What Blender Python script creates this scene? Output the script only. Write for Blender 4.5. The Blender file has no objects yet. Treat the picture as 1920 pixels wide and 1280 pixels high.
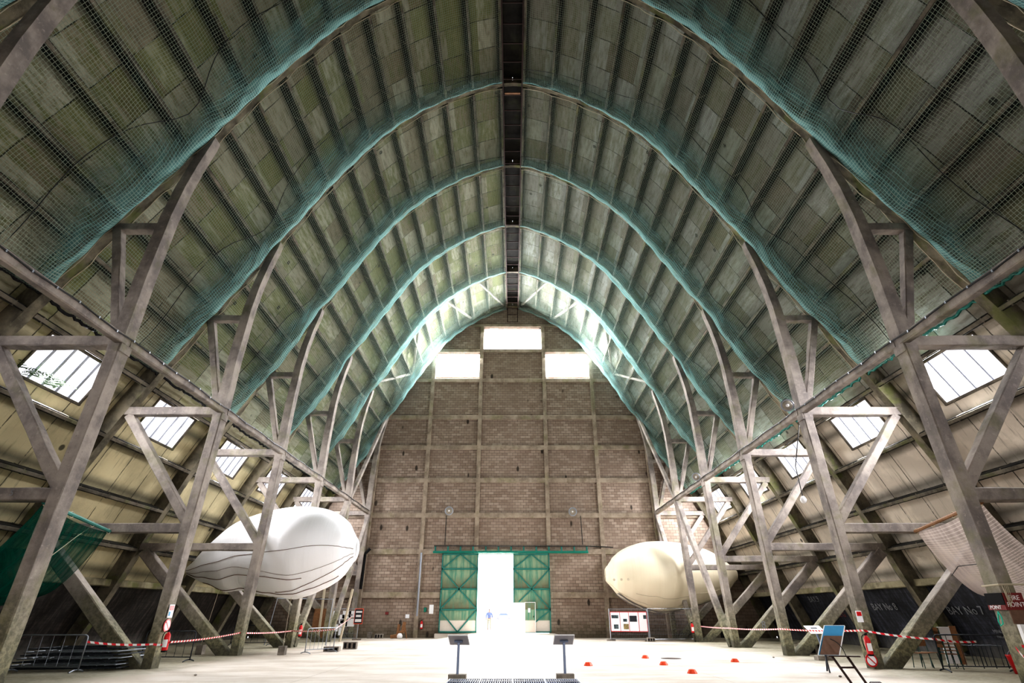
import bpy, bmesh, math, random
from mathutils import Vector, Matrix
random.seed(7)
PI = math.pi
sc = bpy.context.scene
COL = sc.collection
H = 1.67                                    # eye height
BAYS = [-10.75, -4.3, 2.15, 8.6, 15.05, 21.5, 27.95, 34.4, 40.9, 47.4]
YW = 47.4

# ------------------------------------------------------------------ node helper
class NT:
    def __init__(s, name):
        s.m = bpy.data.materials.new(name); s.m.use_nodes = True
        s.t = s.m.node_tree; s.t.nodes.clear()
        s.out = s.t.nodes.new('ShaderNodeOutputMaterial')
    def n(s, typ, props=None, **ins):
        nd = s.t.nodes.new('ShaderNode' + typ)
        for k, v in (props or {}).items(): setattr(nd, k, v)
        for k, v in ins.items():
            key = int(k[1:]) if k[0] == 'i' and k[1:].isdigit() else k.replace('_', ' ')
            s.put(nd.inputs[key], v)
        return nd
    def put(s, sock, v):
        if isinstance(v, bpy.types.NodeSocket): s.t.links.new(v, sock)
        elif isinstance(v, bpy.types.Node): s.t.links.new(v.outputs[0], sock)
        elif isinstance(v, tuple) and len(v) == 3 and sock.type == 'RGBA': sock.default_value = (*v, 1)
        else: sock.default_value = v
    def math(s, op, a, b=0.0, c=None, clamp=False):
        nd = s.n('Math', dict(operation=op, use_clamp=clamp), i0=a, i1=b)
        if c is not None: s.put(nd.inputs[2], c)
        return nd.outputs[0]
    def mix(s, f, a, b, blend='MIX'):
        nd = s.n('Mix', dict(data_type='RGBA', blend_type=blend))
        s.put(nd.inputs[0], f); s.put(nd.inputs[6], a); s.put(nd.inputs[7], b)
        return nd.outputs[2]
    def noise(s, vec, scale, detail=4, rough=.6, dist=0.):
        nd = s.n('TexNoise', Vector=vec, Scale=scale, Detail=detail, Roughness=rough, Distortion=dist)
        return nd.outputs[0]
    def ramp(s, f, stops):
        nd = s.n('ValToRGB', Fac=f); cr = nd.color_ramp
        while len(cr.elements) < len(stops): cr.elements.new(.5)
        for e, (p, c) in zip(cr.elements, stops):
            e.position = p; e.color = (*c, 1) if isinstance(c, tuple) else (c, c, c, 1)
        return nd.outputs[0]
    def step(s, f, a, b):
        return s.n('MapRange', dict(interpolation_type='SMOOTHSTEP'), Value=f, From_Min=a, From_Max=b).outputs[0]
    def mapv(s, vec, scale=(1, 1, 1), rot=(0, 0, 0)):
        return s.n('Mapping', Vector=vec, Scale=scale, Rotation=rot).outputs[0]
    def bsdf(s, col, rough=.85, metal=0., bump=None, bs=.3, bd=.05, **kw):
        b = s.n('BsdfPrincipled', Base_Color=col, Roughness=rough, Metallic=metal, **kw)
        if bump is not None:
            s.put(b.inputs['Normal'], s.n('Bump', Height=bump, Strength=bs, Distance=bd).outputs[0])
        s.t.links.new(b.outputs[0], s.out.inputs[0]); return b
    def obj(s): return s.n('TexCoord').outputs['Object']
    def pos(s): return s.n('NewGeometry').outputs['Position']
    def uv(s): return s.n('TexCoord').outputs['UV']

def plain(name, col, rough=.6, metal=0., var=.12):
    m = NT(name); f = m.noise(m.pos(), 9., 5)
    m.bsdf(m.mix(m.math('MULTIPLY', f, var * 4, clamp=True), tuple(min(1, c * (1 + var)) for c in col), tuple(c * (1 - var * 1.6) for c in col)), rough, metal)
    return m.m

def glow(name, col, e):
    m = NT(name); f = m.noise(m.pos(), 1.3, 2)
    c = m.mix(m.math('MULTIPLY', f, .3), col, (1, 1, 1))
    em = m.n('Emission', Color=c, Strength=e); m.t.links.new(em.outputs[0], m.out.inputs[0]); return m.m

def concrete(name, base, dark, moss=.35, mosscol=(.16, .18, .05), lowgreen=False, bs=.35):
    m = NT(name); p = m.pos()
    a = m.noise(p, 1.1, 7, .62); b = m.noise(p, 7., 5, .7); c = m.noise(p, 38., 3)
    s1 = m.noise(m.mapv(p, (5, 5, .8)), 1., 4)
    f = m.math('ADD', m.math('MULTIPLY', a, .82), m.math('MULTIPLY', s1, .18))
    col = m.mix(m.step(f, .36, .62), dark, base)
    col = m.mix(m.math('MULTIPLY', m.step(b, .56, .74), .5), col, tuple(min(1, k * 1.35) for k in base))
    mo = m.math('MULTIPLY', m.step(m.noise(p, .75, 6, .6), .52, .66), moss)
    col = m.mix(mo, col, mosscol)
    if lowgreen:
        z = m.n('SeparateXYZ', Vector=p).outputs[2]
        g = m.math('MULTIPLY', m.math('SUBTRACT', 1., m.step(m.math('ADD', z, m.math('MULTIPLY', b, 2.2)), 1.4, 4.2)), .72)
        col = m.mix(g, col, m.mix(m.step(b, .4, .6), (.09, .095, .04), (.26, .25, .13)))
        g2 = m.math('MULTIPLY', m.math('SUBTRACT', 1., m.step(m.math('ADD', z, m.math('MULTIPLY', b, .4)), .45, .8)), .6)
        col = m.mix(g2, col, (.06, .055, .045))
    pits = m.math('SUBTRACT', 1., m.step(m.n('TexVoronoi', Vector=p, Scale=5.).outputs[0], .02, .09))
    col = m.mix(m.math('MULTIPLY', pits, .5), col, (.05, .045, .04))
    m.bsdf(col, .9, bump=m.math('ADD', m.math('ADD', b, m.math('MULTIPLY', c, .5)), m.math('MULTIPLY', pits, -1.)), bs=bs, bd=.03)
    return m.m

MAT = {}
MAT['frame'] = concrete('frame_concrete', (.37, .325, .29), (.20, .175, .165), .4, (.18, .18, .08), True)
MAT['rib'] = concrete('rib_concrete', (.24, .21, .155), (.09, .08, .06), .6)
MAT['purlin'] = concrete('purlin_concrete', (.20, .175, .14), (.08, .07, .055), .4)
MAT['web'] = concrete('shaded_purlin_web', (.028, .025, .02), (.012, .011, .009), .1)  # near-black: recess shade and purlin shadow put into the web colour
MAT['grid'] = concrete('wall_grid_concrete', (.40, .335, .27), (.24, .195, .155), .25)
MAT['ledge'] = concrete('ledge_concrete', (.36, .32, .22), (.17, .15, .10), .7, (.16, .17, .05))
MAT['block'] = concrete('block_concrete', (.36, .32, .28), (.16, .14, .12), .1)

def roof_mat(name, warm, cool, moss, sidegreen):
    m = NT(name); uv = m.uv(); p = m.pos()
    sx = m.n('SeparateXYZ', Vector=uv); u, v = sx.outputs[0], sx.outputs[1]
    wob = m.noise(m.n('CombineXYZ', X=u, Y=v).outputs[0], 1.7, 3)
    uu = m.math('ADD', m.math('DIVIDE', u, 1.6125), m.math('MULTIPLY', m.math('SUBTRACT', wob, .5), .05))
    vv = m.math('DIVIDE', v, 1.7)
    cell = m.n('CombineXYZ', X=m.math('FLOOR', uu), Y=m.math('FLOOR', vv)).outputs[0]
    wn = m.n('TexWhiteNoise', dict(noise_dimensions='2D'), Vector=cell)
    r = wn.outputs[0]; rc = wn.outputs[1]
    big = m.noise(p, .35, 5, .6); fine = m.noise(p, 5., 6, .7)
    str1 = m.noise(m.mapv(uv, (1.1, 5.5, 1)), 1., 5, .65)
    str2 = m.noise(m.mapv(uv, (5., .5, 1)), 1., 5, .65)
    base = m.mix(r, warm, cool)
    base = m.mix(m.math('MULTIPLY', m.step(str1, .42, .66), .5), base, tuple(k * .55 for k in warm))
    base = m.mix(m.math('MULTIPLY', m.step(fine, .5, .8), .3), base, tuple(min(1, k * 1.5) for k in cool))
    g = m.math('MULTIPLY', m.step(m.math('ADD', m.math('MULTIPLY', m.n('SeparateColor', Color=rc).outputs[1], .35), m.math('MULTIPLY', str1, .75)), .48, .68), moss)
    base = m.mix(g, base, m.mix(fine, (.10, .13, .028), (.24, .26, .08)))
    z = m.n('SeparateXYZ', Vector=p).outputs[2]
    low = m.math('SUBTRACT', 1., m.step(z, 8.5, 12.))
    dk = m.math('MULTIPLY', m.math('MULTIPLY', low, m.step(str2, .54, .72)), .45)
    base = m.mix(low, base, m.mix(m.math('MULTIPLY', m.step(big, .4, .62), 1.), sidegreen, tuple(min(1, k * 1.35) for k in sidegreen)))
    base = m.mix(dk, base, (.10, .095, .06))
    fr = m.math('ABSOLUTE', m.math('SUBTRACT', m.math('FRACT', uu), .5))
    jn = m.step(fr, .478, .497)
    jn = m.math('MULTIPLY', jn, m.step(m.noise(p, 2.3, 4), .32, .52))
    half = m.math('MULTIPLY', m.step(m.math('SUBTRACT', .5, m.math('ABSOLUTE', m.math('SUBTRACT', m.math('FRACT', m.math('ADD', uu, .5)), .5))), .49, .498), m.step(fine, .55, .6))
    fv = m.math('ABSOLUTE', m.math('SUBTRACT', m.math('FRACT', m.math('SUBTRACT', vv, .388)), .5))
    pur_shade = m.math('MULTIPLY', m.step(m.math('ADD', fv, m.math('MULTIPLY', fine, .08)), .30, .56), .72)  # painted occlusion: panels darken in soft bands along the purlin lines
    base = m.mix(m.math('MULTIPLY', jn, .93), base, (.02, .02, .015))
    base = m.mix(m.math('MAXIMUM', half, pur_shade), base, (.05, .05, .04))
    sp = m.math('SUBTRACT', 1., m.step(m.n('TexVoronoi', Vector=p, Scale=.55).outputs[0], .05, .085))
    base = m.mix(m.math('MULTIPLY', sp, .8), base, (.03, .03, .025))
    m.bsdf(base, .92, bump=m.math('SUBTRACT', fine, m.math('MULTIPLY', jn, 1.5)), bs=.3, bd=.04)
    return m.m
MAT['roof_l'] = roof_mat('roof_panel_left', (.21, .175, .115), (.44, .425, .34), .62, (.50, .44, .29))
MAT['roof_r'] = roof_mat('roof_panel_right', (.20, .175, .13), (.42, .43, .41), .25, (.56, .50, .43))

def dark_wall(name, tint, green=0.):
    m = NT(name); uv = m.uv(); p = m.pos()
    a = m.noise(m.mapv(uv, (4.5, 1.1, 1), (0, 0, .35)), 1., 7, .7, .4); b = m.noise(p, 4., 6, .7); c = m.noise(m.mapv(uv, (.8, 14, 1)), 1., 3)
    col = m.mix(m.step(a, .42, .72), tint, tuple(k * 4.5 for k in tint))
    col = m.mix(m.math('MULTIPLY', m.step(b, .62, .78), .5), col, (.19, .18, .18))
    col = m.mix(m.math('MULTIPLY', m.step(c, .5, .56), .35), col, tuple(k * .5 for k in tint))
    z = m.n('SeparateXYZ', Vector=p).outputs[2]
    col = m.mix(m.math('MULTIPLY', m.math('SUBTRACT', 1., m.step(m.math('ADD', z, b), .5, 1.3)), .5), col, (.20, .19, .17))
    m.bsdf(col, .7, bump=b, bs=.3, bd=.03); return m.m
MAT['dark_l'] = dark_wall('tarred_wall_left', (.020, .016, .014))
MAT['dark_r'] = dark_wall('tarred_wall_right', (.018, .019, .026))

def brick_mat():
    m = NT('block_wall'); p = m.pos()
    s = m.n('SeparateXYZ', Vector=p); v = m.n('CombineXYZ', X=s.outputs[0], Y=s.outputs[2]).outputs[0]
    br = m.n('TexBrick', dict(offset=.5), Vector=v, Scale=1., Mortar_Size=.012, Mortar_Smooth=.3, Bias=0., Brick_Width=.46, Row_Height=.225,
             Color1=(.28, .215, .175), Color2=(.41, .335, .28), Mortar=(.10, .075, .06))
    a = m.noise(p, .6, 5); b = m.noise(p, 5., 6, .7)
    col = m.mix(m.math('MULTIPLY', m.step(a, .40, .62), .45), br.outputs[0], m.mix(b, (.20, .15, .12), (.31, .245, .20)))
    col = m.mix(m.math('MULTIPLY', m.step(b, .6, .75), .35), col, (.52, .45, .39))
    col = m.mix(m.math('MULTIPLY', m.math('SUBTRACT', 1., m.step(m.math('ADD', s.outputs[2], m.math('MULTIPLY', b, 1.4)), .7, 2.3)), .55), col, (.07, .07, .035))
    # small holes with dark smudges in rows
    vo = m.n('TexVoronoi', dict(), Vector=m.mapv(v, (.9, .42, 1)), Scale=1., Randomness=.55)
    hole = m.math('SUBTRACT', 1., m.step(vo.outputs[0], .07, .13))
    col = m.mix(m.math('MULTIPLY', hole, .85), col, (.03, .025, .02))
    m.bsdf(col, .9, bump=m.math('ADD', m.math('MULTIPLY', br.outputs[1], -1.), m.math('MULTIPLY', b, .6)), bs=.5, bd=.03)
    return m.m
MAT['brick'] = brick_mat()

def floor_mat():
    m = NT('concrete_floor'); p = m.pos(); s = m.n('SeparateXYZ', Vector=p)
    a = m.noise(m.mapv(p, (.35, 1, 1)), .9, 8, .7); b = m.noise(m.mapv(p, (1, 3., 1)), 3.5, 7, .75)
    col = m.mix(m.step(a, .33, .62), (.50, .43, .36), (.66, .60, .54))
    col = m.mix(m.math('MULTIPLY', m.step(b, .55, .8), .5), col, (.47, .39, .32))
    fine = m.noise(m.mapv(p, (.25, 1.6, 1)), 6., 6, .7)
    col = m.mix(m.math('MULTIPLY', m.step(fine, .60, .72), .45), col, (.40, .33, .27))
    ax = m.math('ADD', m.math('ABSOLUTE', s.outputs[0]), m.math('MULTIPLY', m.math('SUBTRACT', a, .5), 5.))
    side = m.step(ax, 10.2, 12.8)
    col = m.mix(m.math('MULTIPLY', side, .8), col, m.mix(m.step(b, .38, .6), (.13, .125, .06), (.30, .27, .19)))
    # slab joints
    jx = m.math('ABSOLUTE', m.math('SUBTRACT', m.math('FRACT', m.math('ADD', m.math('DIVIDE', m.math('ADD', s.outputs[0], m.math('MULTIPLY', m.math('SUBTRACT', b, .5), .12)), 6.), .5)), .5))
    jy = m.math('ABSOLUTE', m.math('SUBTRACT', m.math('FRACT', m.math('DIVIDE', m.math('ADD', s.outputs[1], m.math('MULTIPLY', b, .1)), 6.45)), .5))
    j = m.math('MULTIPLY', m.math('SUBTRACT', 1., m.step(m.math('MINIMUM', jx, jy), .001, .004)), .55)
    col = m.mix(j, col, (.30, .24, .20))
    m.bsdf(col, .62, bump=b, bs=.15, bd=.02); return m.m
MAT['floor'] = floor_mat()

def net_mat(name, cell, thread, line_a, base_a, tcol, bcol, gain=1., dens=False):
    m = NT(name); uv = m.uv(); s = m.n('SeparateXYZ', Vector=uv)
    def ln(x):
        f = m.math('ABSOLUTE', m.math('SUBTRACT', m.math('FRACT', m.math('DIVIDE', x, cell)), .5))
        return m.step(f, .5 - thread / cell, .5 - thread / cell * .35)
    L = m.math('MAXIMUM', ln(s.outputs[0]), ln(s.outputs[1]))
    face = m.n('LayerWeight', Blend=.5).outputs['Facing']
    cosv = m.math('MAXIMUM', m.math('SUBTRACT', 1., face), .10)
    base = m.math('MULTIPLY', m.math('DIVIDE', base_a, cosv), gain, clamp=True)
    wr = m.noise(m.mapv(uv, (1.2, .25, 1)), 2.2, 2, .6)
    if gain == 1.: base = m.math('MULTIPLY', base, m.math('ADD', .35, m.math('MULTIPLY', m.step(wr, .35, .7), 1.1)))
    else: base = m.math('MULTIPLY', base, m.math('ADD', .62, m.math('MULTIPLY', m.step(wr, .3, .7), .45)))
    alpha = m.math('ADD', m.math('MULTIPLY', L, line_a), m.math('MULTIPLY', base, m.math('SUBTRACT', 1., m.math('MULTIPLY', L, .5))), clamp=True)
    alpha = m.math('MINIMUM', alpha, .9)
    if dens:
        dn = m.n('Attribute', dict(attribute_name='dens')).outputs['Fac']; alpha = m.math('MULTIPLY', alpha, dn)
    col = m.mix(L, bcol, tcol)
    d = m.n('BsdfDiffuse', Color=col); t = m.n('BsdfTranslucent', Color=col)
    dt = m.n('MixShader', Fac=.42); m.put(dt.inputs[1], d); m.put(dt.inputs[2], t)
    tr = m.n('BsdfTransparent')
    mx = m.n('MixShader', Fac=alpha); m.put(mx.inputs[1], tr); m.put(mx.inputs[2], dt)
    m.t.links.new(mx.outputs[0], m.out.inputs[0]); return m.m
MAT['net'] = net_mat('green_safety_net', .105, .012, .55, .03, (.62, .68, .56), (.09, .31, .30))
MAT['fold'] = net_mat('gathered_safety_net', .105, .014, .5, .42, (.55, .74, .70), (.27, .50, .50), dens=True)
MAT['sheet'] = net_mat('green_shade_cloth', .03, .002, .15, .95, (.01, .09, .065), (.004, .065, .045), 1.01)
MAT['pinknet'] = net_mat('pale_catch_net', .06, .010, .5, .24, (.60, .52, .47), (.46, .38, .35), 1.01)
MAT['rope'] = plain('hemp_rope', (.50, .44, .34), .9)
MAT['cable'] = plain('black_cable', (.02, .02, .02), .5)
MAT['rust'] = plain('rusty_steel', (.055, .030, .024), .75, .3, .25)
MAT['steel'] = plain('galvanised_steel', (.32, .34, .38), .4, .7)
MAT['darksteel'] = plain('dark_painted_steel', (.04, .045, .055), .5, .4)
MAT['blueSteel'] = plain('blue_grey_steel', (.20, .24, .33), .45, .5)
MAT['white'] = plain('white_paint', (.80, .79, .80), .6, 0, .03)
MAT['paper'] = plain('white_paper', (.86, .86, .90), .7, 0, .02)
MAT['red'] = plain('red_paint', (.60, .02, .025), .35)
MAT['darkred'] = plain('dull_red_paint', (.20, .035, .035), .7)
MAT['black'] = plain('black_rubber', (.012, .011, .012), .95)
MAT['orange'] = plain('orange_plastic', (.90, .12, .05), .4)
MAT['blue'] = plain('blue_board', (.06, .30, .52), .5)
MAT['wood'] = plain('brown_wood', (.33, .17, .08), .7, 0, .3)
MAT['board'] = plain('hardboard_back', (.20, .12, .085), .8, 0, .25)
MAT['grey'] = plain('grey_plate', (.30, .29, .31), .6)
MAT['chalk'] = plain('white_chalk', (.33, .34, .36), .95, 0, .3)
MAT['track'] = plain('green_track_paint', (.0, .19, .14), .5)
MAT['brace'] = plain('dark_green_brace', (.03, .20, .17), .55, .1, .2)
MAT['chairleg'] = plain('dark_green_tube', (.015, .06, .05), .5)
MAT['skin'] = plain('skin', (.55, .36, .28), .6, 0, .05)
MAT['shirt'] = plain('blue_shirt', (.24, .30, .52), .8)
MAT['trouser'] = plain('pale_trousers', (.52, .50, .38), .8)
MAT['hair'] = plain('dark_hair', (.05, .04, .03), .8)
MAT['teal'] = plain('turquoise_twine', (.05, .5, .38), .7)
MAT['leaf'] = plain('fern_leaf', (.05, .12, .025), .7, 0, .3)
MAT['picture'] = plain('printed_photo', (.22, .30, .34), .6, 0, .5)
MAT['picture2'] = plain('sepia_print', (.55, .42, .20), .6, 0, .4)
MAT['lens'] = plain('lamp_glass', (.30, .27, .23), .25)
MAT['glass'] = glow('sky_lit_glass', (.90, .89, 1.), 1.6)
MAT['glass_end'] = glow('sky_lit_glazing', (.95, .95, 1.), 4.)

def door_mat():
    m = NT('peeling_green_door'); p = m.pos(); s = m.n('SeparateXYZ', Vector=p)
    a = m.noise(m.mapv(p, (4., 1, .35)), 1.2, 6, .7); b = m.noise(p, 9., 5, .7)
    col = m.mix(m.step(a, .36, .62), (.08, .25, .18), (.29, .38, .26))
    band = m.math('FRACT', m.math('DIVIDE', m.math('SUBTRACT', s.outputs[2], 1.95), 1.45))
    rust = m.math('MULTIPLY', m.math('MULTIPLY', m.math('SUBTRACT', 1., m.step(band, .0, .85)), m.step(a, .36, .52)), m.step(m.math('SUBTRACT', 5., s.outputs[2]), 0., .3))
    col = m.mix(m.math('MULTIPLY', rust, .75), col, (.14, .10, .05))
    col = m.mix(m.math('MULTIPLY', m.step(b, .66, .74), .6), col, (.18, .10, .05))
    low = m.math('SUBTRACT', 1., m.step(s.outputs[2], 1.16, 1.24))
    col = m.mix(low, col, m.mix(b, (.62, .55, .48), (.74, .70, .66)))
    m.bsdf(col, .6, bump=b, bs=.15, bd=.01); return m.m
MAT['door'] = door_mat()

def balloon_mat(name, col, under):
    m = NT(name); p = m.pos(); uv = m.uv()
    w = m.noise(m.mapv(uv, (26, 1.6, 1)), 1., 5, .6, 1.2); w2 = m.noise(p, .8, 3)
    c = m.mix(m.math('MULTIPLY', w, .35), col, under)
    b = m.bsdf(c, .45, bump=w, bs=.35, bd=.06)
    b.inputs['Subsurface Weight'].default_value = 0.
    return m.m
MAT['ball_w'] = balloon_mat('white_envelope', (.93, .93, .95), (.88, .87, .89))
MAT['ball_c'] = balloon_mat('cream_envelope', (.84, .77, .62), (.70, .58, .40))
MAT['tape'] = None
def tape_mat():
    m = NT('red_white_tape'); u = m.n('SeparateXYZ', Vector=m.uv()).outputs[0]
    f = m.math('FRACT', m.math('DIVIDE', m.math('ADD', u, m.math('MULTIPLY', m.n('SeparateXYZ', Vector=m.uv()).outputs[1], .6)), .24))
    st = m.math('GREATER_THAN', f, .5)
    m.bsdf(m.mix(st, (.75, .03, .05), (.88, .86, .86)), .4); return m.m
MAT['tape'] = tape_mat()

# ------------------------------------------------------------------ object helpers
def link(o, parent=None):
    COL.objects.link(o)
    if parent is not None: o.parent = parent
    return o
def meshobj(name, bm, mat, parent=None, smooth=False):
    me = bpy.data.meshes.new(name); bm.normal_update(); bm.to_mesh(me); bm.free()
    for mt in (mat if isinstance(mat, list) else [mat]): me.materials.append(mt)
    if smooth:
        for f in me.polygons: f.use_smooth = True
    o = bpy.data.objects.new(name, me); link(o, parent)
    if parent is not None: o.matrix_parent_inverse = parent_world(parent).inverted()
    return o
def parent_world(o):
    m = o.matrix_basis.copy()
    while o.parent is not None:
        m = o.parent.matrix_basis @ o.matrix_parent_inverse @ m if False else m
        return parent_world(o.parent) @ o.matrix_parent_inverse @ o.matrix_basis
    return m
def thing(name, label, cat, loc=(0, 0, 0), group=None):
    o = bpy.data.objects.new(name, None); o.location = loc; o.empty_display_size = .2
    link(o); return tag(o, label, cat, group)
def tag(o, label=None, cat=None, group=None, kind=None):
    if label: o['label'] = label
    if cat: o['category'] = cat
    if group: o['group'] = group
    if kind: o['kind'] = kind
    return o
def copy_tree(o, parent=None):
    c = o.copy(); COL.objects.link(c); c.parent = parent
    if parent is not None: c.matrix_parent_inverse = o.matrix_parent_inverse.copy()
    for ch in list(o.children): copy_tree(ch, c)
    return c

def beam(bm, a, b, w, h, up=(0, 0, 1), ch=.03, wob=0., w2=None, h2=None, n=1):
    """chamfered bar from a to b, w across, h along 'up'"""
    a, b = Vector(a), Vector(b); d = (b - a); L = d.length; d.normalize()
    up = Vector(up); x = d.cross(up)
    if x.length < 1e-4: x = d.cross(Vector((0, 1, 0)))
    x.normalize(); y = x.cross(d).normalized()
    rings = []
    for i in range(n + 1):
        t = i / n; W = (w + ((w2 or w) - w) * t) / 2; Hh = (h + ((h2 or h) - h) * t) / 2; c = min(ch, W * .45, Hh * .45)
        p = a + d * L * t
        sec = [(-W + c, -Hh), (W - c, -Hh), (W, -Hh + c), (W, Hh - c), (W - c, Hh), (-W + c, Hh), (-W, Hh - c), (-W, -Hh + c)]
        rings.append([bm.verts.new(p + x * (sx + random.uniform(-wob, wob)) + y * (sy + random.uniform(-wob, wob))) for sx, sy in sec])
    for r0, r1 in zip(rings, rings[1:]):
        for k in range(8): bm.faces.new((r0[k], r0[(k + 1) % 8], r1[(k + 1) % 8], r1[k]))
    bm.faces.new(rings[0][::-1]); bm.faces.new(rings[-1])
def box(bm, lo, hi, ch=.01):
    lo, hi = Vector(lo), Vector(hi); c = (lo + hi) / 2
    beam(bm, (lo.x, c.y, c.z), (hi.x, c.y, c.z), hi.y - lo.y, hi.z - lo.z, ch=ch)
def quad(bm, pts):
    return bm.faces.new([bm.verts.new(p) for p in pts])
def tube(bm, pts, r, seg=8, closed=False, r_end=None):
    pts = [Vector(p) for p in pts]; rings = []; N = len(pts)
    prev = None
    for i, p in enumerate(pts):
        q0 = pts[i - 1] if (i or closed) else p; q1 = pts[(i + 1) % N] if (i < N - 1 or closed) else p
        d = (q1 - q0).normalized()
        if prev is None:
            x = d.cross(Vector((0, 0, 1)));
            if x.length < .05: x = d.cross(Vector((0, 1, 0)))
        else: x = prev - d * prev.dot(d)
        x.normalize(); prev = x; y = d.cross(x)
        rr = r if r_end is None else r + (r_end - r) * i / max(1, N - 1)
        rings.append([bm.verts.new(p + (x * math.cos(k * 2 * PI / seg) + y * math.sin(k * 2 * PI / seg)) * rr) for k in range(seg)])
    pr = list(zip(rings, rings[1:])) + ([(rings[-1], rings[0])] if closed else [])
    for r0, r1 in pr:
        for k in range(seg): bm.faces.new((r0[k], r0[(k + 1) % seg], r1[(k + 1) % seg], r1[k]))
    if not closed: bm.faces.new(rings[0][::-1]); bm.faces.new(rings[-1])
def lathe(bm, prof, c=(0, 0, 0), axis='Z', seg=20):
    c = Vector(c); rings = []
    for r, h in prof:
        ring = []
        for k in range(seg):
            a = k * 2 * PI / seg
            v = Vector((math.cos(a) * r, math.sin(a) * r, h))
            if axis == 'Y': v = Vector((v.x, -v.z, v.y))
            if axis == 'X': v = Vector((v.z, v.x, v.y))
            ring.append(bm.verts.new(c + v))
        rings.append(ring)
    for r0, r1 in zip(rings, rings[1:]):
        for k in range(seg): bm.faces.new((r0[k], r0[(k + 1) % seg], r1[(k + 1) % seg], r1[k]))
    bm.faces.new(rings[0][::-1]); bm.faces.new(rings[-1])
def arc(a, b, c, n=6):      # quadratic bend
    a, b, c = Vector(a), Vector(b), Vector(c)
    return [a * (1 - t) ** 2 + b * 2 * t * (1 - t) + c * t * t for t in [i / n for i in range(n + 1)]]
def text(name, s, mat, parent, loc, xdir, ydir, size, depth=.004, align='LEFT'):
    cu = bpy.data.curves.new(name, 'FONT'); cu.body = s; cu.size = size; cu.extrude = depth; cu.align_x = align; cu.resolution_u = 3
    to = bpy.data.objects.new(name + '_t', cu); COL.objects.link(to)
    dg = bpy.context.evaluated_depsgraph_get(); me = bpy.data.meshes.new_from_object(to.evaluated_get(dg))
    bpy.data.objects.remove(to); bpy.data.curves.remove(cu)
    x = Vector(xdir).normalized(); y = Vector(ydir).normalized(); z = x.cross(y)
    M = Matrix(((x.x, y.x, z.x, loc[0]), (x.y, y.y, z.y, loc[1]), (x.z, y.z, z.z, loc[2]), (0, 0, 0, 1)))
    me.transform(M); me.materials.clear(); me.materials.append(mat)
    o = bpy.data.objects.new(name, me); link(o, parent)
    if parent is not None: o.matrix_parent_inverse = parent_world(parent).inverted()
    return o

# ------------------------------------------------------------------ hangar profile (inner edge of the ribs)
PP = [(0, 29.17), (1.9, 28.67), (4, 27.57), (6, 26.05), (7.65, 24.25), (9.35, 21.57), (10.3, 19.87), (11.4, 17.67), (12.6, 15.55),
      (13.65, 13.67), (14.85, 11.27), (15.95, 9.17), (16.75, 7.45), (17.8, 4.95), (18.5, 3.05), (19.8, 0)]
def cr(P, t):
    n = len(P) - 1; t = max(0, min(n - 1e-6, t)); i = int(t); f = t - i
    g = lambda k: (-P[1][0], P[1][1]) if k < 0 else P[min(n, k)]
    p0, p1, p2, p3 = g(i - 1), g(i), g(i + 1), g(i + 2)
    return tuple(.5 * ((2 * p1[j]) + (-p0[j] + p2[j]) * f + (2 * p0[j] - 5 * p1[j] + 4 * p2[j] - p3[j]) * f * f + (-p0[j] + 3 * p1[j] - 3 * p2[j] + p3[j]) * f ** 3) for j in (0, 1))
DN = []
for i in range(15 * 24 + 1): DN.append(cr(PP, i / 24))
SS = [0]
for a, b in zip(DN, DN[1:]): SS.append(SS[-1] + math.hypot(b[0] - a[0], b[1] - a[1]))
def P(s, off=0., side=1):
    """point at arc length s from crown, off metres outward of the rib's inner edge -> (x, z)"""
    s = max(0, min(SS[-1] - 1e-6, s))
    lo, hi = 0, len(SS) - 1
    while hi - lo > 1:
        m = (lo + hi) // 2
        if SS[m] <= s: lo = m
        else: hi = m
    f = (s - SS[lo]) / (SS[lo + 1] - SS[lo])
    a, b = DN[lo], DN[lo + 1]; tx, tz = b[0] - a[0], b[1] - a[1]; l = math.hypot(tx, tz)
    return (side * (a[0] + tx * f - tz / l * off), a[1] + tz * f + tx / l * off)
def s_at_z(z, off=0.):
    lo, hi = 0, SS[-1]
    for _ in range(40):
        m = (lo + hi) / 2
        if P(m, off)[1] > z: lo = m
        else: hi = m
    return lo
OFF = .62
S_END = SS[-1]
PUR = [.66 + 1.7 * k for k in range(30)]
s_sky0, s_sky1 = s_at_z(10.55, OFF), s_at_z(8.75, OFF)
PUR = [s for s in PUR if s < s_sky0 - .9] + [s_sky0, s_at_z(8.35, OFF), s_at_z(6.4, OFF), s_at_z(4.6, OFF)]
s_led = s_at_z(3.05, OFF)

# ------------------------------------------------------------------ ceiling bays with purlins and skylights
def make_purlin(L, y0):
    bm = bmesh.new()     # local: X = across (flange width), Y = along, Z = depth (0 at shell, -d inner)
    d = .62
    beam(bm, (0, 0, -.03), (0, L, -.03), .12, .06, ch=.008)
    beam(bm, (0, 0, -d + .03), (0, L, -d + .03), .13, .07, ch=.012)
    for f in (.06, .34, .66, .94):
        beam(bm, (-.115, L * f, -d / 2), (.115, L * f, -d / 2), .05, d - .1, ch=.004)
    nf = len(bm.faces)
    beam(bm, (0, 0, -d / 2), (0, L, -d / 2), .2, d - .12, ch=.004)  # web box widened so its dark sides stand in for the shadow band
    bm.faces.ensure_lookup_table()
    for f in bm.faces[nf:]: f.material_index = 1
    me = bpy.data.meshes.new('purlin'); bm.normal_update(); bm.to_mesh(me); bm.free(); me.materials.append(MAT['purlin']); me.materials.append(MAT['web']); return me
PUR_ME = make_purlin(6.05, 0)
win_n = [0]
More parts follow.
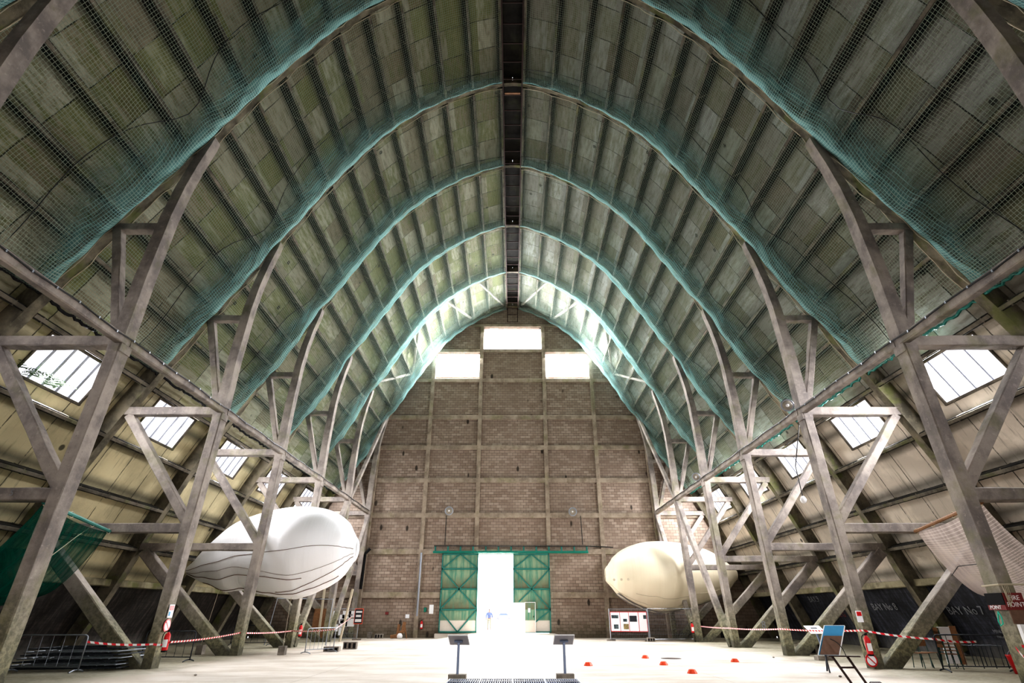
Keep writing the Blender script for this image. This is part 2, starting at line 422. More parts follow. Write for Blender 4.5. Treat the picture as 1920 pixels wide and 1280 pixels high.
for bi, (y0, y1) in enumerate(zip(BAYS, BAYS[1:])):
    bm = bmesh.new(); uvl = bm.loops.layers.uv.new('UVMap'); W = y1 - y0
    ys = [0, W * .252, W * .748, W]
    cuts = []; s = 0.
    while s < s_led: cuts.append(s); s += .8
    cuts = sorted([c for c in cuts if abs(c - s_sky0) > .3 and abs(c - s_sky1) > .3] + [s_sky0 + .12, s_sky1 - .12, s_led])
    for side in (-1, 1):
        grid = [[bm.verts.new((P(s, OFF, side)[0], y0 + y, P(s, OFF, side)[1])) for y in ys] for s in cuts]
        for i in range(len(cuts) - 1):
            for j in range(3):
                if j == 1 and s_sky0 + .1 < (cuts[i] + cuts[i + 1]) / 2 < s_sky1 - .1: continue
                vs = [grid[i][j], grid[i][j + 1], grid[i + 1][j + 1], grid[i + 1][j]]
                if side > 0: vs = vs[::-1]
                f = bm.faces.new(vs); f.material_index = 0 if side < 0 else 1; f.smooth = True
                mp = {id(grid[a][b]): (y0 + ys[b] + 16, cuts[a] + (0 if side > 0 else 51)) for a in (i, i + 1) for b in (j, j + 1)}
                for lp in f.loops: lp[uvl].uv = mp[id(lp.vert)]
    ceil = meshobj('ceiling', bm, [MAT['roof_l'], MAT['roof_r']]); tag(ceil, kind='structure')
    bm = bmesh.new(); box(bm, (-.6, y0 + .12, 29.62), (.6, y1 - .12, 29.68)); meshobj('crown_strip', bm, MAT['web'], ceil)  # dark strip covering the ceiling along the crown
    for side in (-1, 1):
        for s in PUR:
            if s > S_END: continue
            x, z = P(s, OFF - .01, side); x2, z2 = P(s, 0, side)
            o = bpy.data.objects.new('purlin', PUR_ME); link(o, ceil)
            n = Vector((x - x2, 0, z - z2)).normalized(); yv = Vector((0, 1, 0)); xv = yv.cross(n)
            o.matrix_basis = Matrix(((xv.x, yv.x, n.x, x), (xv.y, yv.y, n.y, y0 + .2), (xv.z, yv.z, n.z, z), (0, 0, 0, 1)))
        # bottom ledge
        bm = bmesh.new(); x, z = P(s_led, OFF - .18, side)
        beam(bm, (x, y0 + .18, z - .02), (x, y1 - .18, z - .02), .42, .30, ch=.03, wob=.012, n=10)
        meshobj('ledge', bm, MAT['ledge'], ceil)
        # skylight
        if bi >= 2:
            win_n[0] += 1
            sa, sb = s_sky0 + .12, s_sky1 - .12; ya, yb = y0 + ys[1], y0 + ys[2]
            bm = bmesh.new()
            def pt(s, y, off): x, z = P(s, off, side); return (x, y, z)
            for y in (ya + .04, yb - .04): beam(bm, pt(sa, y, OFF), pt(sb, y, OFF), .1, .1, up=(0, 1, 0))
            for s in (sa + .04, sb - .04): beam(bm, pt(s, ya, OFF), pt(s, yb, OFF), .1, .1)
            w = tag(meshobj('window_%d' % win_n[0], bm, MAT['purlin']), kind='structure')
            bm = bmesh.new()
            for k in range(1, 5 if side < 0 else 4):
                y = ya + (yb - ya) * k / (5 if side < 0 else 4); beam(bm, pt(sa, y, OFF + .0), pt(sb, y, OFF + .0), .05, .10 if side < 0 else .04, up=(0, 1, 0))
            meshobj('glazing_bars', bm, MAT['steel'], w)
            bm = bmesh.new(); f = quad(bm, [pt(sa, ya, OFF + .06), pt(sa, yb, OFF + .06), pt(sb, yb, OFF + .06), pt(sb, ya, OFF + .06)])
            meshobj('pane', bm, MAT['glass'], w)

# lower tarred walls
for side, nm in ((-1, 'wall_left'), (1, 'wall_right')):
    bm = bmesh.new(); uvl = bm.loops.layers.uv.new('UVMap'); n = 6
    rows = [s_led + (S_END + .0 - s_led) * i / n for i in range(n + 1)]
    yy = BAYS
    g = [[bm.verts.new((P(s, OFF + .02, side)[0], y, P(s, OFF + .02, side)[1] - (.4 if i == n else 0))) for y in yy] for i, s in enumerate(rows)]
    for i in range(n):
        for j in range(len(yy) - 1):
            f = bm.faces.new([g[i][j], g[i][j + 1], g[i + 1][j + 1], g[i + 1][j]])
            mp = {id(g[a][b]): (yy[b], rows[a]) for a in (i, i + 1) for b in (j, j + 1)}
            for lp in f.loops: lp[uvl].uv = mp[id(lp.vert)]
    wl = tag(meshobj(nm, bm, MAT['dark_l' if side < 0 else 'dark_r']), kind='structure')
    if side > 0:
        for body, y, z, size in (('BAY.9', 39.3, 2.35, .52), ('BAY No 8', 32.9, 1.85, .50), ('BAY No 7', 27.4, 1.65, .50)):
            s = s_at_z(z, OFF); x, zz = P(s, OFF - .03, 1); x2, z2 = P(s - .5, OFF - .03, 1)
            text('chalk_writing', body, MAT['chalk'], wl, (x, y, zz), (0, -1, 0), (x2 - x, 0, z2 - zz), size)
        s = s_at_z(1.55, OFF); x, zz = P(s, OFF - .03, 1); x2, z2 = P(s - .5, OFF - .03, 1)
        text('chalk_writing', 'MINUTES\nNIGHT', MAT['chalk'], wl, (P(s_at_z(.95, OFF), OFF - .03, 1)[0], 25.6, .95), (0, -1, 0), (x2 - x, 0, z2 - zz), .2)
        text('red_writing', 'WALL G', MAT['darkred'], wl, (P(s_at_z(1.5, OFF), OFF - .03, 1)[0], 37.6, 1.5), (0, -1, 0), (x2 - x, 0, z2 - zz), .42)
        bm = bmesh.new()
        for (ya, za, yb, zb) in ((24.3, 1.35, 23.4, .9),):
            pts = [(ya, za), (yb, za), (yb, zb), (ya, zb)]
            quad(bm, [(P(s_at_z(z, OFF), OFF - .02, 1)[0], y, z) for y, z in pts])
        meshobj('vent_opening', bm, MAT['black'], wl)
    else:
        bm = bmesh.new(); pts = [(23.4, 1.75), (24.2, 1.75), (24.2, 1.2), (23.4, 1.2)]
        quad(bm, [(P(s_at_z(z, OFF), OFF - .02, -1)[0], y, z) for y, z in pts]); meshobj('vent_opening', bm, MAT['black'], wl)
        bm = bmesh.new(); pts = [(23.75, 1.62), (23.95, 1.62), (23.95, 1.36), (23.75, 1.36)]
        quad(bm, [(P(s_at_z(z, OFF), OFF - .04, -1)[0], y, z) for y, z in pts]); meshobj('daylight_gap', bm, MAT['glass'], wl)

# pinholes of daylight in the roof
# ------------------------------------------------------------------ concrete arch frames
FR_LABEL = {
    -4.3: 'concrete arch frame behind the viewpoint', 2.15: 'concrete arch frame overhead at the viewpoint, crown above the picture',
    8.6: 'frontmost concrete arch frame, only its raking upper legs cross the top corners',
    15.05: 'concrete arch frame carrying the FIRE POINT board, white 5 on its left leg',
    21.5: 'concrete arch frame whose legs carry red extinguishers, next behind the FIRE POINT frame',
    27.95: 'concrete arch frame whose left leg crosses in front of the white airship balloon',
    34.4: 'concrete arch frame directly behind the white airship balloon',
    40.9: 'concrete arch frame crossing before the cream airship balloon, last before the wall',
    47.4: 'concrete arch frame set against the block end wall'}
def make_frame(Y, last=False):
    t = thing('concrete_arch_frame', FR_LABEL[round(Y, 2)], 'arch frame', (0, Y, 0), 'concrete arch frames')
    yc = Y if not last else Y - .32
    # rib
    for side in (-1, 1):
        bm = bmesh.new(); prev = None; N = 64
        for i in range(N + 1):
            s = S_END * i / N; hw = .115 + .075 * min(1, max(0, (s - 12) / 8))
            j = random.uniform(-.012, .012)
            a = P(s, 0 + j, side); b = P(s, OFF + .0, side)
            ring = [bm.verts.new((a[0], yc - hw, a[1])), bm.verts.new((a[0], yc + hw, a[1])), bm.verts.new((b[0], yc + hw, b[1])), bm.verts.new((b[0], yc - hw, b[1]))]
            if prev:
                for k in range(4): bm.faces.new((prev[k], prev[(k + 1) % 4], ring[(k + 1) % 4], ring[k]))
            else: bm.faces.new(ring[::-1])
            prev = ring
        bm.faces.new(prev)
        meshobj('arch_rib', bm, MAT['rib'], t)
        def part(nm, pts, w, h, **k):
            bm = bmesh.new()
            for a, b in zip(pts, pts[1:]): beam(bm, (side * a[0], yc, a[1]), (side * b[0], yc, b[1]), w, h, up=(side, 0, .001), ch=.025, wob=.012, n=8, **k)
            return meshobj(nm, bm, MAT['frame'], t)
        part('column', [(12.38, -.05), (12.12, 9.1)], .5, .36)
        # inner raking leg, curved at its top
        pts = [(12.12, 8.8), (12.10, 11.5), (12.0, 14.0), (11.86, 15.3), (11.66, 16.4), (11.42, 17.4), (11.36, 17.75)]
        bm = bmesh.new(); prev = None
        for i, (x, z) in enumerate(pts):
            hw = (.24 - .008 * i); wx = .21 - .012 * i
            ring = [bm.verts.new((side * (x - wx), yc - hw, z)), bm.verts.new((side * (x - wx), yc + hw, z)), bm.verts.new((side * (x + wx), yc + hw, z)), bm.verts.new((side * (x + wx), yc - hw, z))]
            if prev:
                for k in range(4): bm.faces.new((prev[k], prev[(k + 1) % 4], ring[(k + 1) % 4], ring[k]))
            else: bm.faces.new(ring[::-1])
            prev = ring
        bm.faces.new(prev); meshobj('raking_leg', bm, MAT['frame'], t)
        part('strut', [(12.05, 13.57), (13.85, 13.57)], .34, .27)
        part('web_post', [(13.6, 13.5), (12.35, 9.45)], .32, .30, h2=.24)
        part('cross_beam', [(12.0, 9.17), (16.1, 9.17)], .38, .34)
        part('diagonal', [(15.85, 9.0), (12.35, 4.75)], .34, .32)
        part('cross_beam', [(12.2, 4.55), (17.95, 4.55)], .36, .34)
        part('foot_brace', [(17.75, 4.35), (12.62, -.18)], .42, .46)
    return t
FRAMES = {}
for Y in BAYS[1:]: FRAMES[Y] = make_frame(Y, Y == YW)
frA, frB = FRAMES[15.05], FRAMES[21.5]
text('painted_number', '5', MAT['chalk'], frA, (-12.24, 14.98, 1.95), (0, 1, 0), (0, 0, 1), .36)
text('painted_number', '5', MAT['chalk'], frA, (-13.5, 14.84, 4.5), (1, 0, 0), (0, 0, 1), .22)
text('painted_number', '8', MAT['chalk'], FRAMES[34.4], (13.9, 34.17, .95), (1, 0, 0), (0, 0, 1), .5)

# ------------------------------------------------------------------ longitudinal tie beams
for side, lab in ((-1, 'long concrete tie beam along the left row of legs with a black cable on it'), (1, 'long concrete tie beam along the right row of legs with a black cable on it')):
    t = thing('tie_beam', lab, 'beam', (side * 11.95, 0, 0), 'longitudinal tie beams')
    bm = bmesh.new()
    for a, b in zip(BAYS, BAYS[1:]): beam(bm, (side * 12.02, a + .1, 9.2), (side * 12.02, b - .1, 9.2), .26, .30, ch=.03, wob=.01, n=8)
    meshobj('beam', bm, MAT['frame'], t)
    bm = bmesh.new(); pts = []
    y = -4.
    while y < 47: pts.append((side * 11.86, y, 9.27 + .03 * math.sin(y * 2.1) + random.uniform(-.01, .01))); y += .8
    tube(bm, pts, .022, 6); meshobj('cable', bm, MAT['cable'], t)
    bm = bmesh.new()
    for p in pts[::1]: box(bm, (p[0] - .02, p[1] - .02, p[2] - .035), (p[0] + .02, p[1] + .02, p[2] + .035))
    meshobj('cable_clips', bm, MAT['steel'], t)
# longitudinal bracing in the two far bays
def brace(a, b, lab, w=.3):
    bm = bmesh.new(); beam(bm, a, b, w, w, ch=.03, wob=.01, n=6)
    o = meshobj('wind_brace', bm, MAT['frame']); return tag(o, lab, 'brace', 'wind braces')
for side, sn in ((-1, 'left'), (1, 'right')):
    brace((side * 12.05, 40.6, 8.9), (side * 12.3, 34.75, .0), 'leaning concrete brace rising towards the end wall from the %s row floor' % sn, .34)
    brace((side * 12.05, 47.0, 8.9), (side * 12.3, 41.25, .0), 'leaning concrete brace at the %s corner of the end wall' % sn, .3)
    brace((side * 11.4, 47.0, 17.6), (side * 12.0, 41.0, 9.3), 'slanting upper brace from the %s leg to the end wall' % sn, .26)
    for k, (sa, sb) in enumerate(((3.2, .9), (6.6, 4.4), (9.8, 12.2), (16., 12.4))):
        xa, za = P(sa, .15, side); xb, zb = P(sb, .15, side)
        brace((xa, 41.1, za), (xb, 46.7, zb), 'roof brace behind the %s far net, %s' % (sn, ['topmost beside the ladder', 'second down from the ladder', 'third down from the ladder', 'lowest'][k]), .2)

# ------------------------------------------------------------------ safety nets
BN = ['behind the viewpoint', 'over the viewpoint', 'cut by the top picture edge', 'first one seen whole', 'second swag', 'third swag', 'fourth swag', 'fifth swag', 'last swag against the block wall']
def net(y0, y1, side, bi):
    s0, s1 = .62, s_at_z(10.9, .1)
    NS, NV = 96, 22
    rnd = random.Random(bi * 10 + side)
    ph = [rnd.uniform(0, 6.28) for _ in range(6)]
    bm = bmesh.new(); uvl = bm.loops.layers.uv.new('UVMap'); g = []
    Yb = 17.0
    s_pin = s_at_z(17.6, 0)
    for i in range(NS + 1):
        s = s0 + (s1 - s0) * i / NS; row = []
        sidew = min(1, s / 14.)
        pin = math.exp(-((s - s_pin) / 1.1) ** 2); pin2 = math.exp(-((s - s_at_z(13.6, 0)) / .9) ** 2)
        for j in range(NV + 1):
            v = j / NV
            sag = (.10 + .38 * sidew) * (v ** 2.6) * (1 - v) ** .55 * 3.2 + .12 * math.sin(PI * v)
            fold = .05 * math.sin(s * 2.3 + ph[0] + 2 * math.sin(v * 3 + ph[1])) * math.sin(PI * v) + .03 * math.sin(s * 5.1 + ph[2]) * v * (1 - v) * 4
            sag *= (1 - .75 * max(pin, pin2 * .7) * (v > .0))
            if i in (0, NS): sag *= .3
            x, z = P(s, -(sag + fold) * .55 + .02, side)
            z -= (sag + fold) * .65 * (1 if s > 1 else .5)
            # scalloped attachment
            yy = y0 + .17 + (y1 - y0 - .34) * v
            row.append((bm.verts.new((x, yy, z)), (yy, s)))
        g.append(row)
    for i in range(NS):
        for j in range(NV):
            q = [g[i][j], g[i][j + 1], g[i + 1][j + 1], g[i + 1][j]]
            f = bm.faces.new([a[0] for a in q]); f.smooth = True
            for lp, a in zip(f.loops, q): lp[uvl].uv = a[1]
    if bi < 3: lab = 'green netting under the roof, %s side, %s' % ('left' if side < 0 else 'right', BN[bi])
    else: lab = 'green netting swag %s of the crown ladder, %s' % ('left' if side < 0 else 'right', BN[bi])
    o = tag(meshobj('safety_net', bm, MAT['net']), lab, 'safety net', 'green safety nets slung between the arches')
    # gathered band in front of the far rib
    bm = bmesh.new(); uvl = bm.loops.layers.uv.new('UVMap'); g = []
    NV2 = 10; dl = bm.verts.layers.float.new('dens')
    for i in range(NS + 1):
        s = s0 + (s1 - s0) * i / NS; row = []
        sidew = min(1, .12 + (s / 11.) ** 1.5); pin = math.exp(-((s - s_pin) / 1.3) ** 2); tail = max(0, min(1, (s1 - s) / 4.))
        wd = (.6 + 1.7 * sidew) * (1 - .35 * pin) * (.5 + .5 * tail) * (1 + .08 * math.sin(s * .9 + ph[3]))
        for j in range(NV2 + 1):
            v = j / NV2
            yy = y1 - .18 - wd * (1 - v)
            sg = (.16 + .62 * sidew * (1 - .75 * pin)) * math.sin(PI * v ** 1.5) * tail + .05 * (1 - v) + .03 * math.sin(s * 4.3 + v * 2 + ph[5])
            x, z = P(s, -sg * .6, side); z -= sg * .7
            vt = bm.verts.new((x, yy, z)); vt[dl] = (.4 + .6 * sidew) * max(0, min(1, v * 1.7 + .12 * math.sin(s * 1.3 + ph[4]) * v)) if v > 0 else 0.
            row.append((vt, (yy, s)))
        g.append(row)
    for i in range(NS):
        for j in range(NV2):
            q = [g[i][j], g[i][j + 1], g[i + 1][j + 1], g[i + 1][j]]
            f = bm.faces.new([a[0] for a in q]); f.smooth = True
            for lp, a in zip(f.loops, q): lp[uvl].uv = a[1]
    meshobj('gathered_edge', bm, MAT['fold'], o)
    bm = bmesh.new()
    for yy, zo in ((y0 + .17, .0), (y1 - .17, -.02)):
        pts = []
        s = s0
        while s < s1:
            x, z = P(s, -.03 + .05 * math.sin(s * 3.1 + ph[1]), side); pts.append((x + rnd.uniform(-.02, .02), yy + rnd.uniform(-.03, .03), z + zo - .02)); s += .35
        tube(bm, pts, .018, 5)
    meshobj('hem_rope', bm, MAT['rope'], o)
    bm = bmesh.new(); pts = []          # bunched lower hem on the purlin
    for k in range(40):
        yy = y0 + .2 + (y1 - y0 - .4) * k / 39; x, z = P(s1 + .08 + rnd.uniform(-.05, .05), .05 + rnd.uniform(-.04, .04), side); pts.append((x, yy, z))
    tube(bm, pts, .055, 6); meshobj('bunched_hem', bm, MAT['black'] if side < 0 else MAT['brace'], o)
    bm = bmesh.new(); pts = []          # draw rope across the middle of the net
    s = s0
    while s < s1:
        x, z = P(s, -.14 - .1 * min(1, s / 14), side); pts.append((x, y1 - .3 - (.6 + 1.7 * min(1, .12 + (s / 11.) ** 1.5)) * (1 - .35 * math.exp(-((s - s_pin) / 1.3) ** 2)) * (1 + .08 * math.sin(s * .9 + ph[3])), z - .1 * min(1, s / 14.))); s += .5
    tube(bm, pts, .014, 5); meshobj('draw_rope', bm, MAT['cable'], o)
    return o
for bi, (y0, y1) in enumerate(zip(BAYS, BAYS[1:])):
    if bi < 2: continue
    for side in (-1, 1): net(y0, y1, side, bi)

# ------------------------------------------------------------------ crown ladder (catwalk)
t = thing('crown_ladder', 'long rusty steel ladder running along the roof crown to the end wall', 'ladder', (0, 20, 28.6))
for sx in (-1, 1):
    bm = bmesh.new(); beam(bm, (sx * .54, -2, 28.78), (sx * .54, 47.0, 28.78), .07, .14, ch=.01, n=2); meshobj('rail', bm, MAT['rust'], t)
bm = bmesh.new(); y = 9.0; ks = []
while y < 46.8: ks.append(y); y += 1.075
bm.free()
for y in ks: bm = bmesh.new(); beam(bm, (-.54, y, 28.76), (.54, y, 28.76), .06, .06, ch=.01); meshobj('rung', bm, MAT['rust'], t)
bm = bmesh.new(); beam(bm, (-.45, 21.7, 28.66), (.45, 21.7, 28.66), .13, .05, ch=.01); meshobj('wooden_step', bm, MAT['wood'], t)
t = thing('wall_ladder', 'short rusty ladder hanging down the block wall under the roof crown', 'ladder', (0, 46.95, 27.4))
bm = bmesh.new()
for sx in (-.5, .5): beam(bm, (sx, 46.95, 27.35), (sx, 46.95, 29.0), .07, .05, ch=.01)
meshobj('rail', bm, MAT['rust'], t)
bm = bmesh.new()
for z in (27.38, 28.2): beam(bm, (-.5, 46.95, z), (.5, 46.95, z), .05, .05, ch=.01)
meshobj('rungs', bm, MAT['rust'], t)

# ------------------------------------------------------------------ end wall
bm = bmesh.new()
DO = (-2.78, 2.85, .32, 6.08)                       # doorway
WN = [(-2.82, 2.82, 24.55, 26.95), (-7.3, -3.12, 21.7, 24.2), (3.12, 7.25, 21.7, 24.2)]
OPEN = [(DO[0], DO[1], -.2, DO[3])] + WN
xs = sorted({-7.3, -3.12, 3.12, 7.25, -2.82, 2.82, DO[0], DO[1], 0.}); zs = sorted({-.2, DO[3], 24.55, 26.95, 21.7, 24.2})
# build by horizontal strips clipped to the shell
zz = sorted(set(zs + [k * .75 for k in range(1, 40)] + [29.6]))
zz = [z for z in zz if z <= 29.6]
def xlim(z):
    if z <= 0: return P(S_END, OFF)[0]
    if z >= P(0, OFF)[1]: return .01
    return P(s_at_z(z, OFF), OFF)[0]
for za, zb in zip(zz, zz[1:]):
    zm = (za + zb) / 2; la, lb = xlim(za), xlim(zb)
    inner = [x for x in xs if abs(x) < min(la, lb) - .05]
    segs = [None] + inner + [None]
    for k in range(len(segs) - 1):
        a, b = segs[k], segs[k + 1]
        mid = ((a if a is not None else -la) + (b if b is not None else la)) / 2
        if any(o[0] < mid < o[1] and o[2] < zm < o[3] for o in OPEN): continue
        quad(bm, [(a if a is not None else -la, YW + .05, za), (b if b is not None else la, YW + .05, za), (b if b is not None else lb, YW + .05, zb), (a if a is not None else -lb, YW + .05, zb)])
bmesh.ops.remove_doubles(bm, verts=bm.verts, dist=.001)
# reveals
for (x0, x1, z0, z1) in OPEN:
    c = [(x0, z0), (x1, z0), (x1, z1), (x0, z1)]
    for (a, b) in zip(c, c[1:] + c[:1]): quad(bm, [(a[0], YW + .05, a[1]), (b[0], YW + .05, b[1]), (b[0], YW + .42, b[1]), (a[0], YW + .42, a[1])])
wall = tag(meshobj('wall_end', bm, MAT['brick']), kind='structure')
def wpart(nm, lo, hi, mat=MAT['grid'], ch=.02):
    bm = bmesh.new(); box(bm, lo, hi, ch); return meshobj(nm, bm, mat, wall)
for x in (-7.47, -2.97, 2.97, 7.42):
    zt = P(0, 0)[1] if abs(x) < 3.2 else 24.6
    segs = [(-.02, zt)] if abs(x) > 3.2 else [(DO[3] + .3, 27.2)]
    for a, b in segs: wpart('wall_column', (x - .17, YW - .16, a), (x + .17, YW + .06, b))
for sx in (-1, 1):
    bm = bmesh.new(); beam(bm, (sx * 12.15, YW - .1, -.02), (sx * 11.9, YW - .1, 17.6), .3, .42, up=(1, 0, 0)); meshobj('wall_column', bm, MAT['grid'], wall)
for z, hh, xl in ((2.98, .42, None), (6.19, .42, None), (9.06, .42, None), (11.98, .40, 12.0), (14.86, .40, 12.0), (17.66, .38, 12.0), (21.3, .36, None), (24.4, .34, 7.9), (27.15, .3, None)):
    xx = xl if xl else xlim(z + .25) - .1
    if z < 6: # interrupted by doors
        wpart('wall_beam', (-xx, YW - .14, z - hh / 2), (-5.75, YW + .06, z + hh / 2)); wpart('wall_beam', (3.1, YW - .14, z - hh / 2), (xx, YW + .06, z + hh / 2))
    else: wpart('wall_beam', (-xx, YW - .14, z - hh / 2), (xx, YW + .06, z + hh / 2))
# sloping edge trims following the arch above 17.6
for sx in (-1, 1):
    bm = bmesh.new()
    pts = [P(s, .2, sx) for s in [s_at_z(z, .2) for z in (17.6, 20, 22, 24, 26, 27.3)]]
    for a, b in zip(pts, pts[1:]): beam(bm, (a[0] - sx * .35, YW - .06, a[1]), (b[0] - sx * .35, YW - .06, b[1]), .2, .22)
    meshobj('arch_trim', bm, MAT['grid'], wall)
wpart('dark_niche', (16.0, YW - .02, 0), (17.3, YW + .0, 1.7), MAT['black'])
wpart('wall_patch', (-9.95, YW + .0, 1.6), (-9.7, YW + .07, 1.78), MAT['darkred'])
wpart('notice', (-8.35, YW - .02, 1.35), (-8.05, YW + .04, 1.62), MAT['paper'])
wpart('notice', (-5.98 - .55, YW - .02, 1.65), (-6.2, YW + .04, 2.3), MAT['paper'])
wpart('exit_notice', (-6.95, YW - .02, 1.78), (-6.75, YW + .04, 2.1), MAT['track'])
for k, (x0, x1, z0, z1) in enumerate(WN):
    win_n[0] += 1
    bm = bmesh.new()
    for a, b in (((x0, z0), (x1, z0)), ((x1, z0), (x1, z1)), ((x1, z1), (x0, z1)), ((x0, z1), (x0, z0))):
        beam(bm, (a[0], YW + .3, a[1]), (b[0], YW + .3, b[1]), .08, .08, up=(0, 1, 0))
    w = tag(meshobj('window_%d' % win_n[0], bm, MAT['white']), kind='structure')
    bm = bmesh.new(); quad(bm, [(x0, YW + .33, z0), (x1, YW + .33, z0), (x1, YW + .33, z1), (x0, YW + .33, z1)]); meshobj('pane', bm, MAT['glass_end'], w)

bm = bmesh.new(); pr = [P(S_END * i / 40, OFF, 1) for i in range(41)]
bm.faces.new([bm.verts.new((x, -10.7, max(0, z))) for x, z in pr] + [bm.verts.new((-x, -10.7, max(0, z))) for x, z in pr[::-1][:-1]])
tag(meshobj('wall_back_blocker', bm, MAT['brick']), kind='structure')  # added unseen wall, cuts the continuing hall short to block sky light
# ------------------------------------------------------------------ floor, ramp, ground outside
bm = bmesh.new(); quad(bm, [(-21, -11, 0), (21, -11, 0), (21, YW + .4, 0), (-21, YW + .4, 0)]); tag(meshobj('floor', bm, MAT['floor']), kind='structure')
bm = bmesh.new(); quad(bm, [(-160, YW + .43, .31), (160, YW + .43, .31), (160, 400, .31), (-160, 400, .31)])
m = NT('pale_ground'); m.bsdf(m.mix(m.noise(m.pos(), .5, 5), (.80, .80, .82), (.70, .70, .71)), .9); tag(meshobj('ground', bm, m.m), kind='structure')
def ramp():
    bm = bmesh.new()
    top = [(-5.95, YW + .42, .31), (4.6, YW + .42, .31), (4.6, YW - .25, .31), (-5.95, YW - .25, .31)]
    v = [bm.verts.new(p) for p in ((-5.95, YW + .42, 0.), (4.9, YW + .42, 0.), (4.7, 41.6, 0.005), (-4.7, 41.6, 0.005), (-3.0, YW - .6, .3), (3.2, YW - .6, .3), (3.2, YW + .42, .31), (-5.95, YW + .42, .31), (-5.95, YW - .6, .3), (-5.95, YW - .6, 0.), (4.9, YW - .6, .0), (4.4, 45.2, 0.))]
    for f in ((4, 3, 2, 5), (7, 8, 4, 5), (7, 5, 6), (8, 9, 4), (9, 3, 4), (5, 2, 11), (5, 11, 10), (5, 10, 1), (5, 1, 6)): bm.faces.new([v[i] for i in f])
    return bm
tag(meshobj('door_ramp', ramp(), MAT['floor']), 'pale concrete ramp rising to the sliding doors', 'ramp')

# ------------------------------------------------------------------ sliding doors
def leaf(name, x0, x1, z0, z1, hole=None):
    y = YW - .30
    bm = bmesh.new()
    if hole is None: box(bm, (x0, y, z0), (x1, y + .05, z1))
    else:
        hx0, hx1, hz = hole
        box(bm, (x0, y, z0 if hx0 > x0 + .05 else hz), (max(hx0, x0 + .02), y + .05, z1)); box(bm, (hx0, y, hz), (hx1, y + .05, z1)); box(bm, (hx1, y, z0), (x1, y + .05, z1))
    d = tag(meshobj(name, bm, MAT['door']), kind='structure')
    def bar(a, b, w=.09):
        bm = bmesh.new(); beam(bm, (a[0], y - .05, a[1]), (b[0], y - .05, b[1]), .08, w, up=(0, 1, 0) if False else (a[1] - b[1], 0, b[0] - a[0] + 1e-4), ch=.01); meshobj('brace', bm, MAT['brace'], d)
    xm = (x0 + x1) / 2; lv = [z1 - .05, z1 - 1.15, z1 - 2.62, z1 - 4.08, z0 + .05]
    for z in lv:
        if hole and z < hole[2]: bar((hole[1], z), (x1, z))
        else: bar((x0, z), (x1, z), .11)
    for x in (x0 + .04, x1 - .04):
        if hole and x < hole[1]: bar((x, hole[2]), (x, z1))
        else: bar((x, z0), (x, z1))
    bar((xm, lv[0]), (x0, lv[1])); bar((xm, lv[0]), (x1, lv[1]))
    bar((x0, lv[1]), (xm, lv[2])); bar((x1, lv[1]), (xm, lv[2]))
    if not hole: bar((xm, lv[2]), (x0, lv[3]))
    else: bar((xm, lv[2]), (x0 + .45, lv[3] + .55))
    bar((xm, lv[2]), (x1, lv[3]))
    if not hole: bar((x0, lv[3]), (xm, lv[4])); bar((x1, lv[3]), (xm, lv[4]))
    else: bar((x1, lv[3]), (hole[1], lv[4] + .1))
    return d
leaf('door_1', -5.68, -2.76, .36, 6.02)
d2 = leaf('door_2', .06, 2.97, .36, 6.02, hole=(.08, .95, 2.42))
# wicket door, standing ajar over the right leaf
bm = bmesh.new(); box(bm, (.98, YW - .42, .40), (1.75, YW - .37, 2.42)); wk = tag(meshobj('door_3', bm, MAT['door']), kind='structure')
bm = bmesh.new(); box(bm, (1.2, YW - .44, 1.75), (1.38, YW - .415, 2.05)); meshobj('notice', bm, MAT['paper'], wk)
bm = bmesh.new(); tube(bm, [(1.64, YW - .42, 1.5), (1.64, YW - .48, 1.48), (1.6, YW - .48, 1.4)], .02); meshobj('handle', bm, MAT['black'], wk)
bm = bmesh.new()
for (a, b) in (((.96, .38), (.96, 2.46)), ((1.77, .38), (1.77, 2.46)), ((.96, 2.46), (1.77, 2.46))): beam(bm, (a[0], YW - .4, a[1]), (b[0], YW - .4, b[1]), .04, .08, up=(0, 1, 0), ch=.005)
meshobj('frame', bm, MAT['white'], wk)
t = thing('door_track', 'green steel sliding rail above the tall green doors', 'door track', (0, YW - .3, 6.1))
bm = bmesh.new(); beam(bm, (-6.45, YW - .34, 6.14), (6.15, YW - .34, 6.14), .16, .17); meshobj('rail', bm, MAT['track'], t)
for k in range(13):
    x = -6.3 + k * 1.03; bm = bmesh.new(); beam(bm, (x, YW - .25, 6.2), (x, YW - .25, 6.62), .12, .1, up=(0, 1, 0)); meshobj('bracket', bm, MAT['brace'], t)
bm = bmesh.new(); tube(bm, [(-6.4, YW - .3, 6.62), (0, YW - .3, 6.6), (6.2, YW - .3, 6.6), (8.2, YW - .3, 6.5)], .04); meshobj('conduit', bm, MAT['cable'], t)

# wall cable runs
def cable(pts, lab, r=.03, mat='cable', name='cable'):
    bm = bmesh.new(); tube(bm, pts, r, 6); return tag(meshobj(name, bm, MAT[mat]), lab, 'cable')
cable([(-5.55, YW - .2, 9.0), (-5.55, YW - .2, 6.7)], 'black cable dropping from the left round wall lamp to the door rail')
cable([(5.7, YW - .2, 9.0), (5.75, YW - .2, 6.7)], 'black cable dropping near the right round wall lamp')
bm = bmesh.new(); beam(bm, (-7.42, YW - .24, 1.5), (-7.42, YW - .24, 6.1), .14, .12, up=(0, 1, 0)); tag(meshobj('cable_duct', bm, MAT['steel']), 'grey vertical cable duct on the left wall column beside the doors', 'cable duct')
bm = bmesh.new(); tube(bm, [(-11.6, YW - .35, 6.4), (-11.95, YW - .35, 6.0), (-12.0, YW - .35, 3.4)], .12, 8); tag(meshobj('downpipe', bm, MAT['black']), 'thick black hose at the left edge of the block wall', 'hose')

